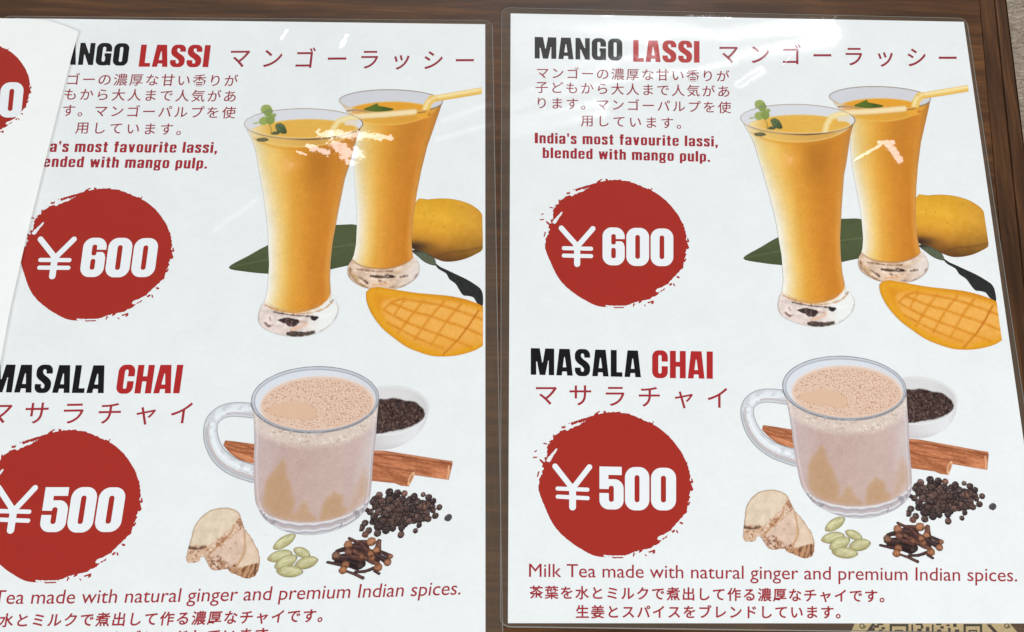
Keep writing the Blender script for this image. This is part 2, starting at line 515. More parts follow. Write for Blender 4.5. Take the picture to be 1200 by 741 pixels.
# heavy condensed lettering, cap height 1
def GL(ch, X, Y):
    rr = lambda *a: sd_rr(X, Y, *a)
    po = lambda p: sd_poly(X, Y, p)
    U = lambda *a: np.minimum.reduce(a)
    S = lambda a, *b: np.maximum.reduce([a] + [-q for q in b])
    bowl = lambda: S(rr(0, 0, .5, .76, .17), rr(.19, .13, .31, .63, .05))
    if ch == 'M': return po([(0, 0), (0, 1), (.37, 1), (.485, .40), (.60, 1), (.97, 1), (.97, 0), (.745, 0), (.745, .66), (.60, 0), (.37, 0), (.225, .66), (.225, 0)])
    if ch == 'A': return S(po([(0, 0), (.125, 1), (.555, 1), (.68, 0), (.45, 0), (.435, .15), (.245, .15), (.23, 0)]), po([(.265, .31), (.34, .82), (.415, .31)]))
    if ch == 'N': return po([(0, 0), (0, 1), (.20, 1), (.43, .47), (.43, 1), (.64, 1), (.64, 0), (.44, 0), (.21, .54), (.21, 0)])
    if ch == 'O': return S(rr(0, -.01, .64, 1.01, .25), rr(.25, .16, .39, .84, .07))
    if ch == '0': return S(rr(0, -.01, .61, 1.01, .25), rr(.24, .18, .365, .82, .06))
    if ch == 'G': return U(S(rr(0, -.01, .64, 1.01, .25), rr(.25, .16, .39, .84, .07), rr(.32, .545, .70, .62), po([(.52, -.1), (.52, .06), (.7, .06), (.7, -.1)])), rr(.35, .40, .64, .545), rr(.53, 0, .64, .3))
    if ch == 'L': return U(rr(0, 0, .245, 1), rr(0, 0, .48, .17))
    if ch == 'I': return rr(0, 0, .25, 1)
    if ch == 'C': return S(rr(0, -.01, .64, 1.01, .25), rr(.25, .16, .39, .84, .07), rr(.32, .43, .70, .60))
    if ch == 'H': return U(rr(0, 0, .24, 1), rr(.405, 0, .645, 1), rr(.1, .42, .6, .60))
    if ch == 'S':
        nt = [(.75, .69), (.39, .69), (.39, .78), (.36, .83), (.31, .85), (.265, .83), (.245, .77), (.26, .71), (.34, .63), (.50, .53), (.59, .44), (.635, .34), (.75, .30)]
        n2 = [(.63 - x, 1 - y) for x, y in nt]
        return S(rr(0, -.01, .63, 1.01, .24), po(nt), po(n2))
    if ch == '6': return S(rr(0, -.01, .61, 1.01, .25), rr(.24, .55, .365, .83, .05), rr(.25, .64, .8, .70), rr(.24, .18, .365, .46, .055), po([(.52, .70), (.7, .70), (.7, .5), (.605, .5), (.58, .59), (.52, .64)]))
    if ch == '5': return U(rr(0, .47, .215, 1), rr(0, .805, .535, 1), S(rr(0, -.01, .58, .705, .22), rr(.225, .17, .345, .55, .055), rr(-.2, .375, .24, .47), rr(-.2, .47, .215, .9)))
    if ch == 'n': return S(U(rr(0, -.3, .5, .77, .15), rr(0, 0, .15, .76)), rr(.2, -.5, .31, .62, .04), rr(-1, -1, 2, 0))
    if ch == 'u': return S(U(rr(0, -.01, .5, 1.1, .15), rr(.35, 0, .5, .5)), rr(.19, .14, .30, 1.3, .04), rr(-1, .76, 2, 2))
    if ch == 'm': return S(U(rr(0, -.3, .5, .77, .15), rr(.3, -.3, .8, .77, .15), rr(0, 0, .15, .76)), rr(.2, -.5, .30, .62, .04), rr(.5, -.5, .60, .62, .04), rr(-1, -1, 2, 0))
    if ch == 'h': return U(S(rr(0, -.3, .5, .77, .15), rr(.2, -.5, .31, .62, .04), rr(-1, -1, 2, 0)), rr(0, 0, .2, 1))
    if ch == 'd': return U(bowl(), rr(.31, 0, .5, 1))
    if ch == 'b': return U(bowl(), rr(0, 0, .19, 1))
    if ch == 'p': return U(bowl(), rr(0, -.2, .19, .6))
    if ch == 'g': return U(S(rr(0, .12, .48, .77, .16), rr(.18, .26, .30, .65, .04)), S(rr(0, -.22, .5, .14, .10), rr(.15, -.10, .34, .04, .03)), rr(.36, .6, .54, .76))
    if ch == 'o': return bowl()
    if ch == 'e': return S(bowl(), rr(.25, .25, .7, .38)) if False else U(S(bowl(), rr(.26, .24, .7, .36)), rr(.15, .36, .48, .45))
    if ch == 'a': return U(S(rr(0, -.01, .45, .43, .12), rr(.19, .12, .30, .31, .03)), S(rr(0, .2, .5, .77, .16), rr(.18, .0, .30, .63, .04), rr(-.2, -.2, .30, .52)), rr(.30, 0, .5, .55))
    if ch == 's': 
        return U(rr(.0, .44, .2, .64, .02), rr(.27, .12, .46, .34, .02), rr(0, .60, .46, .77, .12), rr(0, -.01, .46, .15, .12), po([(0, .52), (.1, .42), (.36, .22), (.46, .27), (.46, .33), (.4, .40), (.2, .52)]), rr(0, .45, .17, .70, .05), rr(.0, .05, .17, .26, .0), rr(.29, .52, .46, .70, .0), rr(.29, .05, .46, .3, .05))
    if ch == 't': return U(rr(.07, .0, .26, .95), rr(0, .62, .34, .76), rr(.07, 0, .34, .14, .05))
    if ch == 'f': return U(rr(.07, 0, .26, .9), rr(0, .62, .34, .76), rr(.07, .84, .34, 1, .05))
    if ch == 'r': return U(rr(0, 0, .2, .76), po([(.18, .5), (.18, .68), (.36, .77), (.36, .57), (.26, .56)]))
    if ch == 'i': return U(rr(0, 0, .2, .76), rr(0, .84, .2, 1))
    if ch == 'l': return rr(0, 0, .2, 1)
    if ch == 'v': return po([(0, .76), (.2, .76), (.255, .28), (.31, .76), (.5, .76), (.37, 0), (.14, 0)])
    if ch == 'w': return po([(0, .76), (.18, .76), (.22, .3), (.29, .76), (.45, .76), (.52, .3), (.56, .76), (.74, .76), (.63, 0), (.44, 0), (.37, .42), (.30, 0), (.11, 0)])
    if ch == '.': return rr(0, 0, .19, .19)
    if ch == ',': return po([(0, .19), (.19, .19), (.19, 0), (.1, -.16), (0, -.16), (.06, 0), (0, 0)])
    if ch == "'": return po([(0, 1), (.18, 1), (.14, .66), (.04, .66)])


GW = dict(M=.97, A=.68, N=.64, O=.64, G=.64, L=.48, I=.25, C=.64, H=.645, S=.63, n=.5, u=.5, m=.8, h=.5, d=.5, b=.5, p=.5, g=.52, o=.5, e=.5, a=.5, s=.46, t=.34, f=.34, r=.36, i=.2, l=.2, v=.5, w=.74)
GW.update({'0': .61, '6': .61, '5': .58, '.': .19, ',': .19, "'": .18})


def heavy_text(name, text, A, B, h, parent, z, mat, gap=.09, space=.26, st=.02):
    """A, B: left and right ends of the baseline; h: cap height (all measured on the sheet photo)"""
    xs = 0; lay = []
    for ch in text:
        if ch == ' ': xs += space; continue
        lay.append((ch, xs)); xs += GW[ch] + gap
    tot = xs - gap
    V = []; Fc = []; k = 0
    ax, ay = A; bx, by = B
    for ch, x0 in lay:
        X, Y = np.meshgrid(np.arange(-.06, GW[ch] + .1, st), np.arange(-.28, 1.1, st))
        v, f, _ = grid_mesh(X, Y, GL(ch, X, Y), None, st)
        t = (v[:, 0] + x0) / tot
        px = ax + (bx - ax) * t; py = ay + (by - ay) * t - v[:, 1] * h
        u, w = P(px, py)
        V.append(np.c_[u * MM, -w * MM, np.full(len(u), z)]); Fc.append(f[:, ::-1] + k); k += len(v)
    return mesh_ob(name, np.vstack(V), np.vstack(Fc), mat, parent)


def font_mesh(s, off=0.0):
    c = bpy.data.curves.new('t', 'FONT'); c.body = s; c.size = 1.0; c.offset = off; c.resolution_u = 5
    o = bpy.data.objects.new('t', c); link(o); bpy.context.view_layer.update()
    me = o.to_mesh()
    v = np.zeros(len(me.vertices) * 3); me.vertices.foreach_get('co', v); v = v.reshape(-1, 3)[:, :2]
    f = [tuple(p.vertices) for p in me.polygons]
    o.to_mesh_clear(); bpy.data.objects.remove(o); bpy.data.curves.remove(c)
    return v, f


_gc = {}


def line_text(name, text, A, B, caph, parent, z, mat, off=0.0):
    v, f = font_mesh(text, off)
    x0, x1 = v[:, 0].min(), v[:, 0].max()
    cv, _ = font_mesh('M', off); ch = cv[:, 1].max()
    t = (v[:, 0] - x0) / (x1 - x0)
    px = A[0] + (B[0] - A[0]) * t; py = A[1] + (B[1] - A[1]) * t - v[:, 1] / ch * caph
    u, w = P(px, py)
    return mesh_ob(name, np.c_[u * MM, -w * MM, np.full(len(u), z)], f, mat, parent)


_v, _ = font_mesh('田'); CJKW = (_v[:, 0].max() - _v[:, 0].min()) / 0.82
_x0 = _v[:, 0].min() - 0.09 * CJKW
CJKC = (_v[:, 1].max() + _v[:, 1].min()) / 2
# ------------------------------------------------------------------ materials
PAPER = paper_mat(); PAPER2 = matt_paper_mat(); INK = ink_attr('printed_picture')
RED = ink_flat('red_ink', (174, 42, 42)); BLACK = ink_flat('black_ink', (24, 22, 25), .2)
DISC = ink_flat('brick_red_ink', (163, 47, 38), .08); ROSE = ink_flat('rose_red_ink', (150, 52, 62))
CRIM = ink_flat('crimson_ink', (160, 48, 56)); WHITE = ink_flat('bare_white', (231, 235, 237), .05)
BORDER = border_mat(); RIM = rim_mat()
WOODX = wood_mat('stained_wood_lengthwise', 'x'); WOODY = wood_mat('stained_wood_rail', 'y', .8)
CARPET = carpet_mat()

L0 = 0.00030       # top of the paper inside the film
LS = 0.00003       # one print layer
# ------------------------------------------------------------------ floor and table
def box(name, x0, y0, z0, x1, y1, z1, mat, parent=None, bev=0.0, kind=None):
    import bmesh
    bm = bmesh.new(); bmesh.ops.create_cube(bm, size=1)
    for v in bm.verts:
        v.co = ((x0 + x1) / 2 + v.co.x * (x1 - x0), (y0 + y1) / 2 + v.co.y * (y1 - y0), (z0 + z1) / 2 + v.co.z * (z1 - z0))
    if bev:
        bmesh.ops.bevel(bm, geom=bm.edges[:], offset=bev, segments=3, affect='EDGES', profile=.6)
    me = bpy.data.meshes.new(name); bm.to_mesh(me); bm.free(); me.materials.append(mat)
    o = link(bpy.data.objects.new(name, me))
    if parent: o.parent = parent
    if kind: o['kind'] = kind
    return o


def ztilt(px, py, z):
    """world mm of a photographed point lying z mm above the table"""
    d = WP(px, py) - CAM; t = (z - CAM[2]) / d[2]; return CAM + d * t


fl = box('floor', -2.5, -2.5, -0.47, 2.5, 2.5, -0.42, CARPET, kind='structure')
p_in0 = WP(1161, 0); p_in1 = WP(1182, 150); p_out0 = WP(1180, 0); p_out1 = WP(1196, 130)
# the rail is straight in the photograph: two points on each of its lines
def xat(a, b, y): return a[0] + (b[0] - a[0]) * (y - a[1]) / (b[1] - a[1])
tab = empty('wooden_table', (0, 0, -0.42)); tag(tab, 'dark brown wooden table top that all the menu sheets lie on', 'table')
dn = np.array([p_out1[0] - p_out0[0], p_out1[1] - p_out0[1]]); ra = math.atan2(dn[0], -dn[1])   # turn of the rail
def slab(name, pts, z0, z1, mat, bev=0.0):
    import bmesh
    bm = bmesh.new(); vs = [bm.verts.new((x * MM, y * MM, z0 * MM)) for x, y in pts]; f = bm.faces.new(vs)
    bmesh.ops.recalc_face_normals(bm, faces=[f])
    if f.normal.z < 0: f.normal_flip()
    r = bmesh.ops.extrude_face_region(bm, geom=[f]); 
    for v in r['geom']:
        if isinstance(v, bmesh.types.BMVert): v.co.z = z1 * MM
    bmesh.ops.recalc_face_normals(bm, faces=bm.faces[:])
    if bev: bmesh.ops.bevel(bm, geom=[e for e in bm.edges if all(v.co.z > (z1 - .01) * MM for v in e.verts)], offset=bev * MM, segments=4, affect='EDGES', profile=.5)
    me = bpy.data.meshes.new(name); bm.to_mesh(me); bm.free(); me.materials.append(mat)
    o = link(bpy.data.objects.new(name, me)); o.parent = tab; o.location = (0, 0, 0.42)
    return o
YT, YB = 420, -520
a0, a1 = WP(1148, 0), WP(1159.5, 130)
b0, b1 = WP(1165, 0), WP(1178.5, 130)
A_ = lambda y: xat(a0, a1, y)
B_ = lambda y: xat(b0, b1, y)
O_ = lambda y: xat(p_out0, p_out1, y)
slab('top_panel', [(-900, YB), (A_(YB) - .15, YB), (A_(YT) - .15, YT), (-900, YT)], -22, 0, WOODX, .25)
slab('edge_rail', [(A_(YB), YB), (B_(YB), YB), (B_(YT), YT), (A_(YT), YT)], -22, -.1, WOODY, .3)
slab('edge_moulding', [(B_(YB) + .2, YB), (O_(YB), YB), (O_(YT), YT), (B_(YT) + .2, YT)], -26, .1, WOODY, .9)
for lx, ly in ((-850, -480), (A_(YB) - 60, -480), (A_(YT) - 60, 380), (-850, 380)):
    o = slab('leg', [(lx, ly), (lx + 50, ly), (lx + 50, ly + 50), (lx, ly + 50)], -420, -26.5, WOODY, 0)


# ------------------------------------------------------------------ one printed sheet
def disc_pic():
    p = Pic(622, 200, 818, 372, .55); X, Y = p.X, p.Y; z = Z(620, 200, 4.115)
    o = z([(440, 48), (500, 60), (545, 80), (605, 107), (660, 148), (705, 198), (735, 248), (753, 300), (764, 370), (752, 425), (735, 470), (690, 525), (630, 592), (580, 622), (530, 638), (480, 650), (420, 655), (360, 661), (300, 643), (230, 603), (170, 555), (128, 498), (103, 440), (78, 380), (84, 320), (100, 270), (118, 205), (142, 152), (205, 104), (275, 75), (335, 57), (400, 50)])
    d = sd_poly(X, Y, smooth_pts(o, 3))
    cx, cy = 720, 286; an = np.degrees(np.arctan2(cy - Y, X - cx)) % 360
    ul = np.exp(-((an - 150) / 28) ** 2); lr = np.exp(-((an - 325) / 26) ** 2); bt = np.exp(-((an - 282) / 16) ** 2)
    tp = np.exp(-((an - 100) / 34) ** 2); rt = np.exp(-(((an + 180) % 360 - 175) / 22) ** 2)
    r = fbm(X * .9 + Y * .45, Y * .9 - X * .35, 3.6, 3) - .5
    d = d + r * (.7 + 6.5 * ul + 4 * lr + 3.5 * bt + 2.8 * tp + 3.2 * rt)
    for q, w in (([(205, 118), (250, 100), (290, 84)], 5.5), ([(122, 250), (140, 228), (158, 203)], 7), ([(72, 240), (100, 200), (122, 168)], 7),
                 ([(84, 305), (92, 285)], 7), ([(210, 108), (222, 100)], 9), ([(180, 122), (240, 108)], 3), ([(620, 582), (670, 555), (735, 480)], 6),
                 ([(370, 655), (450, 659)], 2.2), ([(66, 262), (84, 230)], 5), ([(500, 645), (560, 630), (600, 628)], 4)):
        dd, t, s = sd_path(X, Y, z(q)); dd = dd - w / 4.115 * 1.35 * (1 - .7 * t) + (fbm(X, Y, 2.2, 9) - .5) * 1.6
        d = np.maximum(d, -dd)
    for q, w in (([(55, 240), (70, 238)], 3), ([(60, 215), (68, 210)], 2), ([(72, 320), (78, 300)], 2.5), ([(100, 180), (112, 182)], 3), ([(85, 250), (98, 262)], 4),
                 ([(720, 490), (724, 482)], 4), ([(715, 515), (722, 518)], 4), ([(680, 553), (686, 548)], 4.5), ([(697, 548), (701, 556)], 3.5), ([(505, 645), (503, 658)], 2.5),
                 ([(530, 640), (540, 634)], 3), ([(555, 650), (562, 655)], 2), ([(575, 640), (598, 632)], 3.5), ([(590, 645), (600, 640)], 2), ([(370, 45), (378, 47)], 3),
                 ([(350, 46), (330, 58)], 3), ([(588, 100), (592, 88)], 2.2), ([(575, 92), (590, 98)], 3), ([(765, 330), (768, 345)], 3), ([(770, 372), (764, 380)], 2.5), ([(750, 440), (756, 430)], 2.5), ([(410, 663), (455, 662)], 2.5)):
        dd, t, s = sd_path(X, Y, z(q)); d = np.minimum(d, dd - w / 4.115 + (fbm(X, Y, 1.8, 12) - .5) * .8)
    p.d = d; return p


def yen(o, s, parent, z, arms, stem, bars, w):
    q = Z(o[0], o[1], s)
    xs = [v[0] for v in q(arms[0] + arms[1] + stem)]; ys = [v[1] for v in q(arms[0] + arms[1] + stem)]
    p = Pic(min(xs) - 5, min(ys) - 5, max(xs) + 5, max(ys) + 5, .45)
    for path, ww in ((arms[0], w[0]), (arms[1], w[0]), (stem, w[1]), (bars[0], w[2]), (bars[1], w[2])):
        d, _, _ = sd_path(p.X, p.Y, q(path)); p.d = np.minimum(p.d, d - ww / s / 2)
    v, f, c = grid_mesh(p.X, p.Y, p.d, None, p.st); u, t = P(v[:, 0], v[:, 1])
    return mesh_ob('yen_sign', np.c_[u * MM, -t * MM, np.full(len(u), z)], f[:, ::-1], WHITE, parent)


def leaf_pic():
    p = Pic(866, 250, 1018, 318, .8); X, Y = p.X, p.Y
    o = smooth_pts([(870.8, 303.4), (892, 290), (911, 279), (940, 266), (965, 259.5), (990, 257), (1014, 261), (1016, 297), (990, 307), (965, 311.5), (940, 313), (915.7, 311.4), (892, 308.7)], 4)
    p.d = sd_poly(X, Y, o)
    p.C[:] = (84, 92, 62)
    p.put(fbm(X * .5, Y, 5, 4), (68, 78, 50), .6)
    d, t, s = sd_path(X, Y, [(871, 303), (920, 294), (965, 285), (1015, 279)]); p.put(cov(d - .5, 1.2), (112, 122, 84), .7)
    for i in range(9):
        x = 900 + i * 13; d, t, s = sd_path(X, Y, [(x, 298 - (x - 871) * .165), (x + 12, 298 - (x - 871) * .165 - 14)]); p.put(cov(d - .2, 1.2), (104, 114, 78), .3)
        d, t, s = sd_path(X, Y, [(x, 298 - (x - 871) * .165), (x + 14, 298 - (x - 871) * .165 + 14)]); p.put(cov(d - .2, 1.2), (104, 114, 78), .25)
    p.put(np.clip((Y - 290) / 26, 0, 1), (58, 70, 42), .5)
    return p


def tumbler(p, L, Rr, liq_y, base, base_y, rim, tone, skipl=None):
    """L, Rr: side outlines as (x, y) runs; rim: (cx, cy, rx, ry, tilt)"""
    X, Y = p.X, p.Y
    ly = [q[1] for q in L]; lx = [q[0] for q in L]; ry_ = [q[1] for q in Rr]; rx_ = [q[0] for q in Rr]
    xl = np.interp(Y, ly, lx); xr = np.interp(Y, ry_, rx_)
    t = (X - xl) / np.maximum(xr - xl, 1)
    body = np.maximum(np.maximum(xl - X, X - xr), rim[1] - Y)
    body = np.maximum(body, Y - base_y - 3)
    bp = sd_poly(X, Y, smooth_pts(base, 5))
    er = sd_ell(X, Y, *rim)
    p.d = np.minimum(np.minimum(body, bp), er)
    # juice inside the wall
    up = np.clip((liq_y + 95 - Y) / 95, 0, 1)[..., None]
    lo = ramp(t, [(-.02, (238, 241, 241)), (.035, (236, 234, 224)), (.13, (238, 216, 168)), (.24, (234, 194, 112)), (.38, (224, 162, 66)), (.55, (212, 141, 48)), (.72, (201, 127, 42)), (.88, (199, 124, 40)), (.96, (212, 144, 62)), (1.0, (196, 140, 80))])
    hi = ramp(t, [(-.02, (232, 230, 220)), (.05, (222, 200, 140)), (.14, (226, 184, 96)), (.28, (224, 168, 70)), (.42, (212, 144, 48)), (.60, (190, 120, 38)), (.76, (190, 118, 38)), (.92, (202, 130, 46)), (1.0, (176, 116, 52))])
    C = lo * (1 - up * .8) + hi * up * .8
    C = C * .93 + np.array([246, 190, 96]) * .07
    n = (fbm(X, Y, 9, 21) - .5)[..., None]; C = C * (1 + n * .05 * tone)
    g = (vnoise(X, Y * 1.0, 1.3, 5) - .5)[..., None]; C = C + g * 7
    C = C + (fbm(X * .25, Y * .06, 3, 8) - .5)[..., None] * 9
    p.C = C
    return t, er, bp, xl, xr


def front_glass():
    p = Pic(864, 110, 1006, 388, .75); X, Y = p.X, p.Y
    L = [(869, 141), (872, 147), (878, 157), (884, 170), (889, 187), (893, 200), (900, 224), (906, 247), (910, 265), (913, 285), (915.7, 300), (918, 330), (916, 345)]
    Rr = [(1001.5, 141), (999, 150), (996, 162), (992, 190), (989, 205), (986.4, 240), (984.3, 280), (985, 300), (987, 320), (991, 340)]
    base = [(916, 344), (911.5, 357), (913.5, 367), (922, 375), (940, 381.5), (962, 384), (983, 379.5), (997, 368), (1001.5, 356), (997, 345), (991, 338), (970, 352), (950, 354), (930, 350)]
    rim = (935, 140.7, 67.2, 17.8, 1.2)
    t, er, bp, xl, xr = tumbler(p, L, Rr, 167, base, 352, rim, 1, None)
    liqb = 335 + 21.5 * np.sqrt(np.clip(1 - ((X - 952) / 37.5) ** 2, 0, 1))
    m = cov(liqb - Y, 2.0) * cov(bp - .5, 1)
    foot = np.stack([np.full(X.shape, v) for v in (226., 212., 204.)], -1)
    foot = foot + (fbm(X, Y * 1.6, 7, 31) - .5)[..., None] * np.array([50, 60, 62])
    rt = np.clip((X - 966) / 16, 0, 1)[..., None]; foot = foot * (1 - rt) + np.array([234, 235, 232]) * rt
    p.C = np.where((liqb < Y)[..., None] & (Y > 334)[..., None], foot, p.C)
    z = Z(900, 330, 6.0); wob = (fbm(X, Y, 2.4, 3) - .5)
    p.put(cov(np.abs(Y - liqb - 1.2) - .6, 1.6) * (Y > 338), (236, 206, 164), .8)
    for q, w, c, a in (([(110, 105), (190, 135), (300, 160), (400, 165), (500, 140), (556, 95)], 9, (186, 128, 74), .8), ([(100, 100), (150, 128), (220, 150)], 8, (176, 132, 104), .7),
                       ([(170, 150), (280, 172), (380, 182), (440, 186)], 8, (62, 44, 40), .95), ([(300, 274), (350, 262), (405, 238)], 20, (226, 184, 158), .9), ([(330, 215), (400, 225)], 12, (188, 146, 128), .7),
                       ([(120, 222), (150, 244), (176, 240)], 10, (96, 60, 56), .85), ([(148, 188), (156, 206)], 6, (130, 84, 78), .8), ([(84, 130), (74, 180), (100, 250), (180, 300)], 7, (206, 176, 168), .9),
                       ([(548, 90), (560, 78)], 8, (110, 92, 78), .8), ([(604, 130), (606, 165), (570, 250), (500, 292)], 6, (168, 160, 156), .9), ([(200, 305), (300, 324), (400, 320), (470, 300)], 7, (120, 112, 96), .9),
                       ([(520, 282), (575, 245)], 6, (176, 150, 132), .7), ([(430, 150), (520, 190), (560, 170)], 14, (246, 246, 246), .6), ([(120, 180), (200, 270), (260, 280)], 14, (236, 212, 206), .7)):
        d, tt, s_ = sd_path(X, Y, smooth_pts(z(q), 4, False)); p.put(cov(d - w / 12 + wob * 1.8, 1.6), c, a * .92)
    for q, c in (([(195, 206), (260, 192), (335, 204), (344, 236), (300, 252), (250, 228)], (48, 36, 34)), ([(280, 292), (330, 284), (400, 292), (466, 286), (446, 308), (370, 322), (285, 314)], (62, 50, 46)), ([(425, 190), (462, 186), (478, 198), (460, 214), (438, 210)], (34, 26, 30))):
        d = sd_poly(X, Y, smooth_pts(z(q), 3)); p.put(cov(d + wob * 2.4, 1.0), c, .93); p.put(cov(d + 1 + wob * 3, 1) * (fbm(X, Y, 2, 66) > .6), (132, 102, 94), .7)
    p.put(cov(np.abs(bp) - .3, 1.3) * (Y > 345), (168, 158, 152), .6)
    # warm patch and sheen of the upper wall
    p.put(np.exp(-(((X - 924) / 9) ** 2 + ((Y - 187) / 8) ** 2)) * fbm(X, Y, 3, 17), (246, 186, 120), 1.0)
    p.put(np.exp(-(((X - 903) / 9) ** 2 + ((Y - 180) / 12) ** 2)) * fbm(X, Y, 4, 15), (240, 206, 120), .9)
    p.put(np.exp(-(((X - 957) / 12) ** 2 + ((Y - 190) / 22) ** 2)), (166, 106, 36), .5)
    # above the juice: clear band, surface, rim
    liqf = 140.5 + 26.5 * np.sqrt(np.clip(1 - ((X - 936) / 63) ** 2, 0, 1))
    clear = (Y < liqf)
    p.put(clear * 1., (222, 186, 108), .62)
    band = cov(np.abs(Y - liqf) - .7, 1.6) * (Y > 150); p.put(band, (236, 198, 120), .85)
    p.put(cov(np.abs(Y - liqf - 3.0) - 1, 2.5) * (Y > 155), (212, 140, 40), .5)
    p.put(clear * np.clip((890 - X) / 14, 0, 1), (232, 224, 206), .75)
    p.put(clear * np.clip((X - 976) / 12, 0, 1), (216, 190, 150), .8)
    inner = cov(er + .5, 1.0)
    p.put(inner, (214, 216, 221))
    sur = sd_ell(X, Y, 937, 152, 63, 16.3, 0); p.put(cov(sur, 1.2) * inner, (222, 170, 74))
    p.put(cov(np.abs(sur) - .6, 1.4) * inner * (Y < 150), (226, 190, 112), .8)
    p.put(inner * cov(sur, 1) * fbm(X, Y * 2, 5, 40), (232, 186, 92), .6)
    p.put(inner * cov(sur, 1) * np.clip((898 - X) / 18, 0, 1), (238, 222, 178), .8)
    # straw dipping in
    d, tt, s = sd_path(X, Y, [(1006, 133), (985, 134.5), (974, 138), (969, 146), (966, 158)]); p.put(cov(d - 3.6, 1.2) * cov(er, 1), (236, 212, 146), .85)
    p.put(cov(d - 1.2, 1.6) * cov(er, 1), (244, 230, 182), .6)
    d, tt, s = sd_path(X, Y, [(983, 141), (994, 141)]); p.put(cov(d - 2.2, 1.2) * inner, (228, 212, 190), .9)
    # mint
    for (cx, cy, rx, ry, a, c) in ((890.5, 123.5, 6.2, 5.4, 20, (150, 166, 96)), (893.5, 127, 5, 4.6, -30, (132, 152, 78)), (889.5, 136.8, 5.6, 4.8, 0, (150, 166, 92)), (896.5, 135.6, 5.0, 5.2, 40, (130, 148, 76)),
                                 (900, 130.5, 2.6, 2.0, 0, (140, 156, 86)), (881, 139.2, 3.4, 1.0, -15, (170, 176, 120)), (909.5, 145.5, 7.6, 4.6, 42, (84, 98, 66)), (913, 148.2, 4.4, 2.8, 50, (62, 76, 50)), (904.5, 150.8, 5, 2, -4, (74, 84, 62)), (890.6, 158.4, 7, 2.3, 2, (98, 92, 70))):
        e = sd_ell(X, Y, cx, cy, rx, ry, a); p.d = np.minimum(p.d, e if cy < 140 else p.d); p.put(cov(e + (fbm(X, Y, 2, 2) - .5) * 1.2, 1), c)
        p.put(cov(np.abs(sd_ell(X, Y, cx - 1, cy - 1, rx * .5, ry * .5, a)) - .4, 1), (176, 188, 128), .3)
    d, tt, s = sd_path(X, Y, [(895, 139), (899, 146), (899, 153)]); p.put(cov(d - .4, 1), (110, 116, 70), .8)
    # rim lines
    front = (Y > rim[1] + (X - rim[0]) * .02)
    wd = np.where(front, .75, .55)
    darkf = np.clip(1 - np.abs(X - 948) / 32, 0, 1)
    p.put(cov(np.abs(er) - wd, 1.2) * front, (150, 128, 108), .75)
    p.put(cov(np.abs(er) - .75, 1.1) * front * darkf, (74, 52, 40), .9)
    p.put(cov(np.abs(er) - .8, 1.1) * np.exp(-((X - 1001) / 4) ** 2) , (66, 52, 48), .9)
    p.put(cov(np.abs(er + 1.6) - .6, 1.2) * front, (244, 226, 196), .45)
    p.put(cov(np.abs(er) - .5, 1.2) * ~front, (128, 122, 130), .8)
    p.put(cov(np.abs(er) - 1.3, 1.6) * np.clip((884 - X) / 10, 0, 1), (214, 210, 208), .6)
    p.put(cov(np.abs(X - xr + .8) - .6, 1.2) * (Y > 150) * (Y < 345), (198, 150, 96), .5)
    return p


